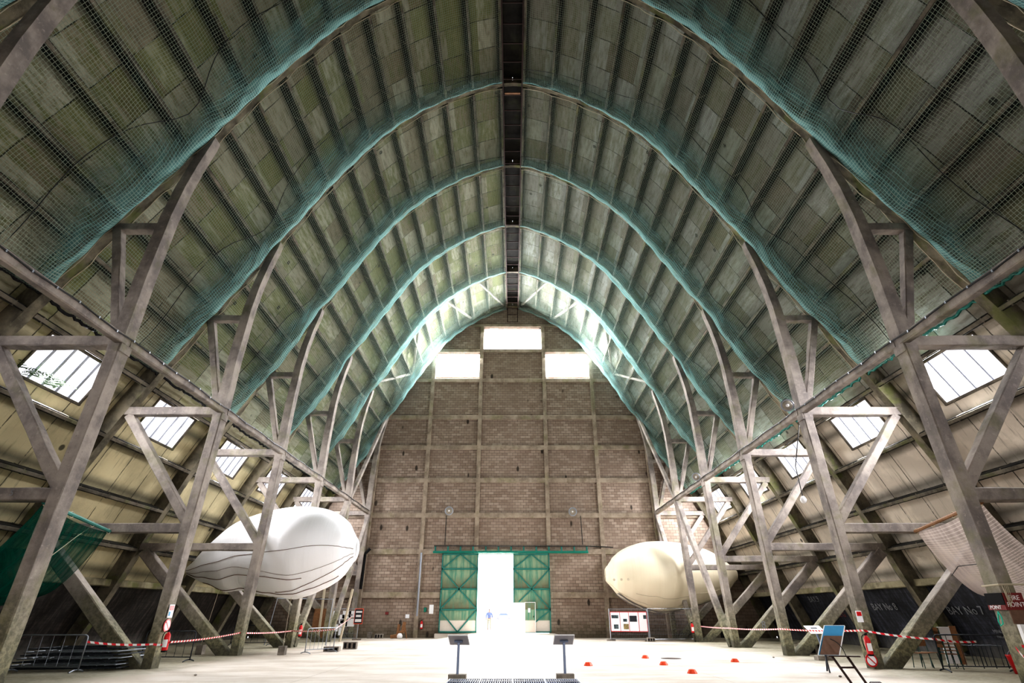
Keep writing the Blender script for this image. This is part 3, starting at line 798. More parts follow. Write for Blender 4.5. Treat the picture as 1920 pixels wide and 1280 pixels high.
# ------------------------------------------------------------------ lamps
def lamp(loc, dirv, lab, r=.3):
    t = thing('flood_lamp', lab, 'lamp', loc, 'round lamps'); c = Vector(loc); d = Vector(dirv).normalized()
    rot = d.to_track_quat('Z', 'Y').to_matrix().to_4x4(); M = Matrix.Translation(c) @ rot
    bm = bmesh.new(); lathe(bm, [(.05, -.25), (.12, -.2), (r * .8, -.08), (r, .04), (r, .07), (r * .9, .07)]); bm.transform(M); meshobj('shade', bm, MAT['steel'], t, True)
    bm = bmesh.new(); lathe(bm, [(r * .9, .05), (r * .6, .09), (.02, .1)]); bm.transform(M); meshobj('lens', bm, MAT['lens'], t, True)
    bm = bmesh.new(); lathe(bm, [(.06, .09), (.07, .13), (.03, .17)]); bm.transform(M); meshobj('bulb', bm, MAT['white'], t, True)
    return t
lamp((-5.3, YW - .5, 9.35), (0, -1, -.15), 'round lamp on the block wall up left of the doors', .36)
lamp((5.05, YW - .5, 9.28), (-.35, -1, -.15), 'round lamp on the block wall up right of the doors, turned aside', .36)
lamp((11.4, 21.3, 9.4), (-.5, -1, -.5), 'round lamp fixed to the second right leg beside the tie beam', .26)
lamp((11.45, 34.0, 9.3), (-.5, -1, -.5), 'small round lamp on the fourth right leg above the cream balloon', .26)
t = thing('hanging_bulb', 'small bulb hanging on a cable beside the third right leg', 'lamp', (12.35, 23.6, 6.0))
bm = bmesh.new(); lathe(bm, [(.01, -.16), (.1, -.12), (.13, 0), (.08, .1), (.05, .14)], (12.35, 23.6, 6.0)); meshobj('bulb', bm, MAT['white'], t, True)
bm = bmesh.new(); tube(bm, [(12.35, 23.6, 6.1), (12.3, 23.5, 7.4), (12.1, 21.9, 9.0)], .02, 6); meshobj('cord', bm, MAT['cable'], t)

# ------------------------------------------------------------------ balloons
def balloon(name, lab, top, bot, Y, mat, halfw, keel, seams, seammat, fc=.5):
    """outline tables hold (x, z) of the envelope's silhouette"""
    x0, x1 = top[0][0], top[-1][0]
    def look(tb, x):
        for (a, za), (b, zb) in zip(tb, tb[1:]):
            if a <= x <= b: return za + (zb - za) * ((x - a) / max(1e-6, b - a))
        return tb[0][1] if x < tb[0][0] else tb[-1][1]
    bm = bmesh.new(); uvl = bm.loops.layers.uv.new('UVMap'); NX, NA = 90, 64; g = []
    zmax = max(z for _, z in top); zmin = min(z for _, z in bot); Hh = (zmax - zmin) / 2
    rr = random.Random(len(lab)); pha = [rr.uniform(0, 6) for _ in range(4)]
    for i in range(NX + 1):
        tt = .5 - .5 * math.cos(PI * i / NX); x = x0 + (x1 - x0) * tt
        # smooth the outline a little
        k = (x1 - x0) * .022
        zt = sum(look(top, min(x1, max(x0, x + d * k))) for d in (-2, -1, 0, 1, 2)) / 5; zb = sum(look(bot, min(x1, max(x0, x + d * k))) for d in (-2, -1, 0, 1, 2)) / 5
        hz = max(.01, (zt - zb) / 2); zc = (zt + zb) / 2; hy = min(hz * 1.02, halfw) if i not in (0, NX) else .01
        row = []
        for a in range(NA):
            an = 2 * PI * a / NA; cy, sz = math.cos(an), math.sin(an)
            wr = .006 * math.sin(x * 7 + pha[0] + 4 * math.sin(an * 2)) * max(0, -sz) + .004 * math.sin(an * 13 + x * 1.3 + pha[1])
            lowp = 1. if sz > 0 else 1 - keel * (-sz) ** 2 * .5
            row.append(bm.verts.new((x + .03 * wr, Y + cy * hy * lowp * (1 + wr), zc + sz * hz * (1 + (wr if 0 < i < NX else 0)))))
        g.append(row)
    for i in range(NX):
        for a in range(NA):
            b = (a + 1) % NA; f = bm.faces.new([g[i][a], g[i][b], g[i + 1][b], g[i + 1][a]]); f.smooth = True
            for lp, uvv in zip(f.loops, ((i / NX, a / NA), (i / NX, (a + 1) / NA), ((i + 1) / NX, (a + 1) / NA), ((i + 1) / NX, a / NA))): lp[uvl].uv = uvv
    bm.faces.new([v for v in g[0]]); bm.faces.new([v for v in g[-1]][::-1])
    P3 = [[v.co.copy() for v in r] for r in g]
    t = thing(name, lab, 'balloon', ((x0 + x1) / 2, Y, zmin), None)
    meshobj('envelope', bm, mat, t)
    for (fa, i0, i1, sc_) in seams:      # seam along the hull at an angle index
        pts = []
        for i in range(i0, i1 + 1):
            a = fa(i / NX) * NA; p = P3[i][int(a) % NA].lerp(P3[i][(int(a) + 1) % NA], a - int(a)); c = Vector((p.x, Y, P3[i][0].z)); n = (p - c).normalized()
            pts.append(p + n * .015)
        bm = bmesh.new(); tube(bm, pts, sc_, 5); meshobj('seam', bm, seammat, t)
    return t, P3
def wpx(tab, Y):
    import math as _m
    f = 1017.; T = _m.atan(510 / f); out = []
    for px, py in tab:
        v = 640 - py; dy = f * _m.cos(T) - v * _m.sin(T); dz = f * _m.sin(T) + v * _m.cos(T); out.append(((px - 961) * Y / dy, H + dz * Y / dy))
    return out
topL = [(-17.25, 3.78), (-17.0, 4.15), (-16.3, 5.0), (-15.05, 6.15), (-13.9, 6.6), (-12.4, 6.95), (-11.35, 7.02), (-10.1, 6.85), (-9.05, 6.3), (-8.6, 5.7), (-8.4, 4.9)]
botL = [(-17.25, 3.6), (-16.7, 3.22), (-15.7, 3.0), (-15.25, 2.72), (-14.75, 2.62), (-14.2, 2.85), (-13.3, 2.58), (-11.35, 2.3), (-10.9, 2.42), (-9.75, 2.85), (-8.8, 3.5), (-8.45, 4.25), (-8.4, 4.7)]
seL = [(lambda t: .52 + .02 * math.sin(t * 6), 4, 86, .012), (lambda t: .62 + .015 * math.sin(t * 9), 4, 60, .016), (lambda t: .66 + .04 * math.sin(t * 5), 50, 86, .016), (lambda t: .585 + .01 * math.sin(t * 12), 4, 88, .009), (lambda t: .70 + .02 * math.sin(t * 7), 20, 74, .018)]
bl, PL = balloon('airship_balloon', 'white airship balloon with brown seams hanging behind the third left leg', topL, botL, 31.2, MAT['ball_w'], 2.35, .5, seL, MAT['board'])
topR = [(6.95, 4.35), (7.1, 5.0), (7.75, 5.7), (8.7, 6.22), (10.0, 6.6), (11.4, 6.62), (12.8, 6.5), (14.8, 6.0), (15.3, 5.7), (16.4, 4.95), (16.75, 4.4)]
botR = [(6.95, 4.1), (7.3, 3.25), (8.3, 2.5), (9.5, 1.98), (10.5, 1.68), (11.3, 1.72), (12.8, 1.98), (14.2, 2.35), (15.5, 2.9), (16.5, 3.6), (16.75, 4.2)]
seR = [(lambda t: .60 + .012 * abs(math.sin(t * 16)), 26, 88, .012), (lambda t: .665, 10, 84, .009), (lambda t: .715 + .004 * math.sin(t * 30), 20, 80, .014)]
br, PR = balloon('airship_balloon', 'cream airship balloon with a wrinkled belly hanging to the right of the doors', topR, botR, 44.1, MAT['ball_c'], 2.5, .6, seR, MAT['rope'])
bm = bmesh.new()       # grey keel strip under the cream balloon
pts = [(p.x, p.y, p.z) for p in (PR[i][48] for i in range(16, 76, 3))]
for a, b in zip(pts, pts[1:]): quad(bm, [(a[0], a[1] - .55, a[2] + .04), (b[0], b[1] - .55, b[2] + .04), (b[0], b[1] + .5, b[2] - .02), (a[0], a[1] + .5, a[2] - .02)])
meshobj('keel_strip', bm, MAT['grey'], br)
bm = bmesh.new()
for dx in (0, .48, .92): lathe(bm, [(.02, 0), (.085, .005), (.085, .02), (.02, .025)], (7.35 + dx, 44.1 - 1.18 - .55 * dx - .12, 3.86), 'Y')
meshobj('vent_patches', bm, MAT['rope'], br)
# suspension lines of the white balloon, with weight blocks on the floor
for k, (xa, za, ya, xb, yb) in enumerate(((-15.3, 2.8, 31.0, -14.3, 27.9), (-13.0, 2.6, 30.5, -10.6, 28.3), (-11.2, 2.4, 31.2, -12.9, 31.0))):
    pass
def tether(a, b, lab):
    bm = bmesh.new(); tube(bm, [a, b], .012, 5); return tag(meshobj('tether_line', bm, MAT['rope']), lab, 'rope', 'balloon tethers')
tether((-15.2, 30.9, 2.85), (-14.35, 28.6, .34), 'thin tether from the white balloon to the small post in its shadow')
tether((-11.4, 30.9, 2.45), (-10.45, 28.3, .34), 'thin tether from the white balloon to the grey block on the bright floor')
def wblock(lo, hi, lab, holes=True):
    t = thing('concrete_block', lab, 'block', ((lo[0] + hi[0]) / 2, (lo[1] + hi[1]) / 2, lo[2]), 'loose concrete blocks')
    bm = bmesh.new(); box(bm, lo, hi, .015); meshobj('block', bm, MAT['block'], t)
    if holes:
        bm = bmesh.new(); n = 3; w = (hi[0] - lo[0]) / n
        for k in range(n): box(bm, (lo[0] + w * (k + .22), lo[1] - .004, lo[2] + .05), (lo[0] + w * (k + .78), lo[1] + .01, hi[2] - .05), .004)
        meshobj('cores', bm, MAT['black'], t)
    return t
wblock((-14.5, 28.5, 0), (-14.2, 28.8, .38), 'small concrete weight post standing under the white balloon on the mossy floor', False)
wblock((-10.6, 28.15, 0), (-10.3, 28.45, .36), 'small grey concrete weight on the bright floor left of the small barrier', False)
wblock((-9.3, 30.6, 0), (-8.55, 31.0, .22), 'hollow concrete block lying behind the small barrier')
wblock((-8.9, 32.6, 0), (-8.2, 32.9, .34), 'hollow concrete block at the right foot of the small barrier')

# ------------------------------------------------------------------ display lecterns on the floor
def lectern(x, y, tilt, lab):
    t = thing('lectern', lab, 'lectern', (x, y, 0), 'display lecterns')
    bm = bmesh.new(); box(bm, (x - .25, y - .14, 0), (x + .25, y + .14, .14), .01); meshobj('base', bm, MAT['block'], t)
    bm = bmesh.new(); beam(bm, (x, y, .12), (x, y + .02, .93), .07, .07, up=(0, 1, 0), ch=.01); meshobj('post', bm, MAT['blueSteel'], t)
    bm = bmesh.new(); R = Matrix.Translation((x, y + .02, .99)) @ Matrix.Rotation(tilt, 4, 'Z') @ Matrix.Rotation(math.radians(-38), 4, 'X')
    box(bm, (-.29, -.2, -.015), (.29, .2, .015), .006); bm.transform(R); meshobj('panel', bm, MAT['grey'], t)
    bm = bmesh.new(); beam(bm, (-.12, 0, -.05), (.12, 0, -.05), .05, .06); bm.transform(R); meshobj('bracket', bm, MAT['blueSteel'], t)
    bm = bmesh.new()
    for a, b in (((-.29, .2), (.29, .2)), ((-.29, -.2), (.29, -.2)), ((-.29, -.2), (-.29, .2)), ((.29, -.2), (.29, .2))): beam(bm, (a[0], a[1], 0), (b[0], b[1], 0), .02, .035, ch=.004)
    bm.transform(R); meshobj('rim', bm, MAT['white'], t)
    return t
lectern(-1.56, 17.95, math.radians(-8), 'grey tilted lectern on a block base, left of the floor grating')
lectern(1.5, 18.1, math.radians(5), 'grey tilted lectern on a block base, right of the floor grating')
# white sign on post near the right row
t = thing('sign_post', 'small white tilted notice on a grey post near the third right leg', 'sign', (12.5, 25.2, 0))
bm = bmesh.new(); box(bm, (12.2, 25.0, 0), (12.85, 25.35, .16), .01); meshobj('base', bm, MAT['block'], t)
bm = bmesh.new(); beam(bm, (12.62, 25.2, .1), (12.45, 25.2, .95), .08, .08, up=(0, 1, 0)); meshobj('post', bm, MAT['blueSteel'], t)
bm = bmesh.new(); box(bm, (-.34, -.26, -.012), (.34, .26, .012)); M = Matrix.Translation((12.42, 25.2, 1.08)) @ Matrix.Rotation(.12, 4, 'Z') @ Matrix.Rotation(math.radians(32), 4, 'X'); bm.transform(M); meshobj('panel', bm, MAT['paper'], t)
bm = bmesh.new(); box(bm, (-.14, .05, .013), (.14, .12, .016), .001); bm.transform(M); meshobj('print', bm, MAT['darksteel'], t)

# floor grating
t = thing('floor_grating', 'grey steel floor grating between and in front of the two lecterns', 'grating', (0, 16.6, 0))
bm = bmesh.new()
for x in (-1.75, -.88, 0., .88, 1.8): beam(bm, (x, 15.2, .03), (x, 17.72, .03), .03, .04, ch=.003)
for y in (15.2, 16.2, 17.2, 17.72): beam(bm, (-1.75, y, .03), (1.8, y, .03), .03, .04, ch=.003)
meshobj('frame', bm, MAT['white'], t)
bm = bmesh.new(); x = -1.72
while x < 1.8: beam(bm, (x, 15.2, .025), (x, 17.72, .025), .022, .03, ch=.002); x += .06
tag(meshobj('bars', bm, MAT['blueSteel'], t), kind='stuff')
bm = bmesh.new(); quad(bm, [(-1.75, 15.2, .006), (1.8, 15.2, .006), (1.8, 17.72, .006), (-1.75, 17.72, .006)]); meshobj('pit', bm, MAT['black'], t)

# ------------------------------------------------------------------ blue board and trolley frame, bottom right
t = thing('notice_board', 'blue board with a brown back panel leaning near the second right leg', 'board', (10.0, 20.0, 0))
def slab(bm, o, ux, uy, w, h, th, z0=0.):
    o, ux, uy = Vector(o), Vector(ux).normalized(), Vector(uy).normalized(); n = ux.cross(uy)
    pts = [o, o + ux * w, o + ux * w + uy * h, o + uy * h]
    a = [bm.verts.new(p + n * z0) for p in pts]; b = [bm.verts.new(p + n * (z0 + th)) for p in pts]
    bm.faces.new(a[::-1]); bm.faces.new(b)
    for k in range(4): bm.faces.new((a[k], a[(k + 1) % 4], b[(k + 1) % 4], b[k]))
BO = (9.68, 19.8, .50)
bux, buy = (1, -.12, .0), (.62, .25, 1.0)
bm = bmesh.new(); slab(bm, BO, bux, buy, .62, .98, .03); meshobj('panel', bm, MAT['blue'], t)
bm = bmesh.new(); slab(bm, (BO[0] + .03, BO[1] - .02, BO[2] + .0), bux, buy, .56, .62, -.03, .07); meshobj('back_plate', bm, MAT['board'], t)
bm = bmesh.new()
for a, b in (((0, 0), (0, 1)), ((1, 0), (1, 1)), ((0, 1), (1, 1))):
    q = [Vector(BO) + Vector(bux).normalized() * .62 * u + Vector(buy).normalized() * .98 * v + Vector((0, -.01, 0)) for u, v in (a, b)]
    beam(bm, q[0], q[1], .03, .04, ch=.004)
meshobj('rim', bm, MAT['white'], t)
bm = bmesh.new(); tube(bm, arc((10.15, 19.75, .95), (10.4, 19.6, .85), (10.45, 19.6, .46)), .012, 5); meshobj('cord', bm, MAT['cable'], t)
bm = bmesh.new(); beam(bm, (10.1, 20.05, .8), (10.25, 20.6, 0.), .05, .05); meshobj('leg', bm, MAT['darksteel'], t)
bm = bmesh.new(); beam(bm, (9.95, 19.9, .52), (10.0, 19.95, 0.), .04, .04, up=(0, 1, 0)); meshobj('leg', bm, MAT['darksteel'], t)
t = thing('steel_trolley', 'dark brown steel ladder frame standing at the bottom edge, right', 'trolley', (8.3, 15.6, 0))
bm = bmesh.new(); beam(bm, (8.12, 15.9, .70), (8.27, 15.4, -.02 + .03), .05, .05, up=(0, 1, 0)); meshobj('rail', bm, MAT['rust'], t)
bm = bmesh.new(); beam(bm, (8.50, 15.9, .70), (8.62, 15.4, .01), .05, .05, up=(0, 1, 0)); meshobj('rail', bm, MAT['rust'], t)
bm = bmesh.new()
for z in (.47, .12): beam(bm, (8.12 + (.7 - z) * .21, 15.9 - (.7 - z) * .72, z), (8.50 + (.7 - z) * .17, 15.9 - (.7 - z) * .72, z), .04, .04)
meshobj('rung', bm, MAT['rust'], t)
bm = bmesh.new(); beam(bm, (8.02, 15.92, .71), (8.78, 15.85, .70), .14, .025, ch=.004); meshobj('top_plate', bm, MAT['rust'], t)
bm = bmesh.new(); tube(bm, [(8.55, 15.3, .012), (8.55, 15.3, .16), (8.58, 15.3, .2), (8.82, 15.3, .2), (8.88, 15.3, .16), (8.88, 15.3, .012)], .012, 6); meshobj('loop', bm, MAT['darksteel'], t)

# ------------------------------------------------------------------ extinguishers
def extinguisher(x, y, z, lab, dirx):
    t = thing('fire_extinguisher', lab, 'fire extinguisher', (x, y, z), 'red fire extinguishers')
    r = .095
    bm = bmesh.new(); lathe(bm, [(r * .9, 0), (r, .03), (r, .42), (r * .85, .48), (.04, .53), (.035, .56)], (x, y, z)); meshobj('cylinder', bm, MAT['red'], t, True)
    bm = bmesh.new()
    for k in range(7):
        a0 = -PI / 2 - .9 + k * .26; a1 = a0 + .26; R = r + .003
        quad(bm, [(x + R * math.cos(a0), y + R * math.sin(a0), z + .1), (x + R * math.cos(a1), y + R * math.sin(a1), z + .1), (x + R * math.cos(a1), y + R * math.sin(a1), z + .33), (x + R * math.cos(a0), y + R * math.sin(a0), z + .33)])
    meshobj('label_sticker', bm, MAT['white'], t)
    bm = bmesh.new(); box(bm, (x - .035, y - .03, z + .55), (x + .035, y + .03, z + .62)); beam(bm, (x, y - .02, z + .62), (x + .1 * dirx, y - .04, z + .66), .03, .02); meshobj('valve', bm, MAT['black'], t)
    bm = bmesh.new(); tube(bm, arc((x - .03 * dirx, y, z + .58), (x - .24 * dirx, y, z + .6), (x - .13 * dirx, y, z + .12), 8), .014, 6); meshobj('hose', bm, MAT['black'], t)
    bm = bmesh.new(); box(bm, (x - .07, y - .07, z - .05), (x + .07, y + .07, z + .01)); meshobj('foot', bm, MAT['black'], t)
    return t
extinguisher(-11.85, 21.2, .55, 'red extinguisher on the second left leg below the round white notice', 1)
extinguisher(12.02, 20.98, .45, 'red extinguisher on the second right leg beside the blue board', 1)
extinguisher(-11.75, 34.05, .55, 'red extinguisher on a left leg behind the small grey barrier', 1)
extinguisher(11.85, 40.4, .55, 'red extinguisher on the leg at the cream balloon', 1)
extinguisher(-7.02, YW - .2, .62, 'red extinguisher on the block wall left of the doors', 1)

# notices on the legs
def plate(name, c, w, h, mat, lab, cat, disc=False, face='Y'):
    t = thing(name, lab, cat, c)
    bm = bmesh.new()
    if disc: lathe(bm, [(w / 2, 0), (w / 2, .02)], c, face)
    elif face == 'Y': box(bm, (c[0] - w / 2, c[1] - .012, c[2] - h / 2), (c[0] + w / 2, c[1] + .012, c[2] + h / 2), .003)
    else: box(bm, (c[0] - .012, c[1] - w / 2, c[2] - h / 2), (c[0] + .012, c[1] + w / 2, c[2] + h / 2), .003)
    meshobj('plate', bm, mat, t); return t
t = plate('safety_sign', (-12.10, 21.45, 1.75), .3, .42, MAT['paper'], 'small red, white and blue notice high on the second left leg', 'sign', face='X')
bm = bmesh.new(); box(bm, (-12.086, 21.33, 1.78), (-12.08, 21.57, 1.93), .001); meshobj('red_print', bm, MAT['red'], t)
bm = bmesh.new(); box(bm, (-12.086, 21.33, 1.6), (-12.08, 21.42, 1.73), .001); meshobj('blue_print', bm, MAT['blue'], t)
t = plate('prohibition_sign', (-12.12, 21.45, 1.3), .40, .40, MAT['red'], 'round red-rimmed prohibition notice on the second left leg', 'sign', True, 'X')
bm = bmesh.new(); lathe(bm, [(.155, .02), (.155, .026)], (-12.12, 21.45, 1.3), 'X'); meshobj('face', bm, MAT['paper'], t)
bm = bmesh.new(); beam(bm, (-12.09, 21.34, 1.41), (-12.09, 21.56, 1.19), .01, .03, ch=.001); meshobj('slash', bm, MAT['red'], t)
t = plate('prohibition_sign', (12.13, 21.22, .26), .40, .4, MAT['red'], 'round red-rimmed prohibition notice at the foot of the second right leg', 'sign', True, 'Y')
bm = bmesh.new(); lathe(bm, [(.155, .02), (.155, .026)], (12.13, 21.22, .26), 'Y'); meshobj('face', bm, MAT['paper'], t)
bm = bmesh.new(); beam(bm, (12.02, 21.19, .37), (12.24, 21.19, .15), .01, .03, ch=.001); meshobj('slash', bm, MAT['red'], t)
t = plate('safety_sign', (12.12, 21.24, 1.58), .2, .36, MAT['paper'], 'peeling red and white poster on the second right leg above its extinguisher', 'sign', face='Y')
bm = bmesh.new(); box(bm, (12.04, 21.22, 1.6), (12.2, 21.226, 1.73), .001); meshobj('red_print', bm, MAT['red'], t)
# FIRE POINT boards on the first right leg
t = thing('fire_point_board', 'dull red FIRE POINT board wrapped round the first right leg', 'sign', (12.3, 14.75, 1.8))
bm = bmesh.new(); box(bm, (12.10, 14.755, 1.75), (12.56, 14.785, 2.13), .003); meshobj('front_board', bm, MAT['darkred'], t)
bm = bmesh.new(); box(bm, (12.08, 14.785, 1.75), (12.11, 15.33, 1.86), .003); meshobj('side_board', bm, MAT['darkred'], t)
bm = bmesh.new(); box(bm, (12.08, 14.785, 1.87), (12.11, 15.33, 2.13), .003); meshobj('dark_board', bm, MAT['black'], t)
text('lettering', 'FIRE\nPOINT', MAT['white'], t, (12.33, 14.75, 1.97), (1, 0, 0), (0, 0, 1), .15, align='CENTER')
text('lettering', 'POINT', MAT['white'], t, (12.075, 15.27, 1.77), (0, -1, 0), (0, 0, 1), .12)
bm = bmesh.new(); box(bm, (12.12, 14.76, 1.45), (12.54, 14.785, 1.75), .003); meshobj('wood_panel', bm, MAT['board'], t)
t = thing('socket_box', 'white electric socket box under the FIRE POINT board', 'socket', (12.35, 14.7, 1.1))
bm = bmesh.new(); box(bm, (12.18, 14.68, .95), (12.56, 14.78, 1.44), .01); meshobj('housing', bm, MAT['white'], t)
bm = bmesh.new()
for z in (1.06, 1.18, 1.3): lathe(bm, [(.045, 0), (.045, .02)], (12.3, 14.68, z), 'Y')
meshobj('outlets', bm, MAT['steel'], t)
bm = bmesh.new(); tube(bm, arc((12.3, 14.64, 1.3), (12.2, 14.6, 1.0), (12.45, 14.64, .8)), .012); meshobj('lead', bm, MAT['cable'], t)
bm = bmesh.new(); tube(bm, [(12.06, 15.05, 1.72), (12.04, 14.98, 1.6), (12.04, 15.0, 1.45), (12.04, 15.1, 1.4), (12.04, 15.12, 1.5), (12.06, 15.06, 1.7)], .016, 6); tag(meshobj('twine_loop', bm, MAT['teal']), 'turquoise twine loop hanging on the first right leg', 'twine')
bm = bmesh.new()
tube(bm, [(12.08, 15.3, 2.3), (12.08, 14.76, 2.32), (12.6, 14.74, 2.32), (14., 14.6, 2.3)], .022)
for k in range(3): tube(bm, arc((12.12, 14.72, 2.31), (12.14 + .05 * k, 14.7, 1.3 + .12 * k), (12.18 + .04 * k, 14.72, 2.3), 10), .007, 5)
tag(meshobj('electric_cable', bm, MAT['rope']), 'pale cable looped round the first right leg over the FIRE POINT board', 'cable')
# red bucket
t = thing('fire_bucket', 'red fire bucket standing behind the first right leg', 'bucket', (15.75, 19.6, 0))
bm = bmesh.new(); lathe(bm, [(.16, 0), (.25, .5), (.26, .51), (.24, .48), (.15, .03)], (15.75, 19.6, 0)); meshobj('pail', bm, MAT['red'], t, True)
bm = bmesh.new(); tube(bm, arc((15.5, 19.6, .5), (15.75, 19.6, .85), (16., 19.6, .5), 8), .01); meshobj('handle', bm, MAT['steel'], t)

# ------------------------------------------------------------------ crowd barriers
def barrier(a, b, lab, mat='steel', h=1.05, nb=6, grp='crowd barriers'):
    a, b = Vector(a), Vector(b); d = (b - a); L = d.length; d.normalize(); n = Vector((-d.y, d.x, 0)); M = MAT[mat]
    t = thing('crowd_barrier', lab, 'barrier', tuple((a + b) / 2), grp)
    z0 = .16; r = .12
    pts = [a + Vector((0, 0, .06)), a + Vector((0, 0, h - r))] + arc(a + Vector((0, 0, h - r)), a + Vector((0, 0, h)), a + d * r + Vector((0, 0, h)), 5)[1:] + arc(b - d * r + Vector((0, 0, h)), b + Vector((0, 0, h)), b + Vector((0, 0, h - r)), 5) + [b + Vector((0, 0, .06))]
    bm = bmesh.new(); tube(bm, pts, .022, 8); meshobj('frame', bm, M, t, True)
    bm = bmesh.new(); tube(bm, [a + Vector((0, 0, z0)), b + Vector((0, 0, z0))], .018, 6); meshobj('bottom_rail', bm, M, t)
    for k in range(1, nb):
        p = a + d * L * k / nb; bm = bmesh.new(); tube(bm, [p + Vector((0, 0, z0)), p + Vector((0, 0, h))], .009, 6); meshobj('bar', bm, M, t)
    for p in (a + d * .05, b - d * .05):
        bm = bmesh.new(); tube(bm, arc(p - n * .32 + Vector((0, 0, .02)), p + Vector((0, 0, .14)), p + n * .32 + Vector((0, 0, .02)), 8), .022, 6); meshobj('foot', bm, M, t)
    return t
barrier((-15.95, 20.0, 0), (-13.75, 20.0, 0), 'grey crowd barrier in front of the steel panel pile at far left')
barrier((-17.2, 19.0, 0), (-16.0, 19.35, 0), 'crowd barrier cut by the left picture edge')
barrier((-14.6, 24.6, 0), (-12.5, 24.3, 0), 'dark crowd barrier behind the second left leg', 'darksteel')
barrier((-9.62, 28.9, 0), (-8.75, 30.4, 0), 'small galvanised crowd barrier on the open floor below the white balloon', 'steel', 1.05, 7)
barrier((13.85, 20.3, 0), (16.0, 20.0, 0), 'dark crowd barrier in front of the stacked chairs at right', 'darksteel')
barrier((-16.6, 36.5, 0), (-14.2, 36.3, 0), 'dark crowd barrier deep in the shadow behind the white balloon', 'darksteel')
# pile of steel fence panels
for k in range(7):
    bm = bmesh.new(); z = .06 + k * .095; x0 = -16.4 + .09 * k; x1 = -12.95 - .05 * (k % 3)
    for yy in (20.6, 21.0, 21.5, 22.0, 22.4): tube(bm, [(x0, yy - .2, z), (x1, yy, z + .02)], .02, 6)
    tube(bm, [(x1, 20.6, z + .02), (x1, 22.4, z + .02)], .02, 6); tube(bm, [(x0, 20.4, z), (x0, 22.2, z)], .02, 6)
    for j in range(12): xx = x0 + (x1 - x0) * j / 12; tube(bm, [(xx, 20.5, z), (xx, 22.3, z)], .008, 5)
    ords = ['bottom', 'second lowest', 'third lowest', 'middle', 'third from top', 'second from top', 'topmost']
    tag(meshobj('fence_panel', bm, MAT['steel' if k % 2 else 'darksteel']), 'steel fence panel lying in the pile at left, %s' % ords[k], 'fence panel', 'piled steel fence panels')

# ------------------------------------------------------------------ barrier tape
def tape(pts, lab, sag=.05):
    bm = bmesh.new(); uvl = bm.loops.layers.uv.new('UVMap'); L = 0; prev = None
    for a, b in zip(pts, pts[1:]):
        a, b = Vector(a), Vector(b); n = 12
        for i in range(n + 1):
            if prev is not None and i == 0: continue
            p = a.lerp(b, i / n) - Vector((0, 0, sag * 4 * (i / n) * (1 - i / n))); tw = .9 * math.sin((L + i * .1) * .7)
            w = Vector((math.sin(tw) * .02, math.sin(tw) * .02, .030))
            cur = (bm.verts.new(p - w), bm.verts.new(p + w), L + (b - a).length * i / n)
            if prev:
                f = bm.faces.new((prev[0], cur[0], cur[1], prev[1]))
                for lp, u in zip(f.loops, ((prev[2], 0), (cur[2], 0), (cur[2], .07), (prev[2], .07))): lp[uvl].uv = u
            prev = cur
        L += (b - a).length
    return tag(meshobj('barrier_tape', bm, MAT['tape']), lab, 'tape', 'red and white barrier tapes')
tape([(-18.2, 15.3, .85), (-12.6, 14.7, .95)], 'red and white tape at the left edge round the first left leg')
tape([(-13.75, 20.0, .86), (-12.25, 21.15, .74), (-11.7, 21.2, .8), (-12.25, 27.6, .9), (-12.2, 34.0, .82), (-8.8, 30.3, .98)], 'red and white tape strung along the left row of legs to the small barrier', .05)
tape([(-8.8, 30.4, .98), (-11.2, 42.6, 1.5)], 'tape end running from the small barrier to the paper-covered fence', .02)
tape([(12.6, 42.5, .95), (12.0, 34.1, .95), (12.1, 27.65, 1.05), (12.1, 21.2, 1.15), (13.9, 20.3, .92), (15.2, 20.3, .85)], 'red and white tape strung along the right row of legs to the dark barrier', .04)
tape([(12.05, 14.9, .95), (12.05, 14.75, .75), (12.7, 14.6, .72), (14.2, 14.4, .8)], 'red and white tape tied round the first right leg', .02)
tape([(12.08, 14.74, .98), (13.4, 14.4, .78)], 'loose tape strip slanting down behind the first right leg', .02)

# ------------------------------------------------------------------ orange floor markers, drain, debris
for (x, y), lab in zip(((2.72, 22.6), (5.55, 26.2), (5.5, 22.9), (8.6, 24.3), (5.62, 19.8)),
        ('orange floor marker nearest the right lectern', 'orange floor marker farthest away, by the drain', 'orange floor marker below the drain, slightly crumpled', 'orange floor marker farthest to the right', 'orange floor marker nearest the camera, on the slab joint')):
    t = thing('floor_marker', lab, 'marker', (x, y, 0), 'orange floor markers')
    bm = bmesh.new(); lathe(bm, [(.16, 0), (.16, .015), (.10, .11), (.05, .12)], (x, y, 0), seg=10); meshobj('dome', bm, MAT['orange'], t)
bm = bmesh.new(); lathe(bm, [(.42, .002), (.42, .006), (.3, .008)], (6.6, 26.1, 0), seg=24); tag(meshobj('drain_cover', bm, MAT['rust']), 'round dark drain cover in the floor beyond the orange markers', 'drain')
for k, (x, y) in enumerate(((11.0, 26.4), (-9.5, 19.0), (9.6, 18.6))):
    bm = bmesh.new(); bmesh.ops.create_icosphere(bm, subdivisions=1, radius=.05, matrix=Matrix.Translation((x, y, .03)) @ Matrix.Scale(.6, 4, (0, 0, 1)))
    tag(meshobj('pebble', bm, MAT['block']), 'small stone on the open floor, %s' % ('right of the markers', 'near the left front', 'near the right front')[k], 'stone')

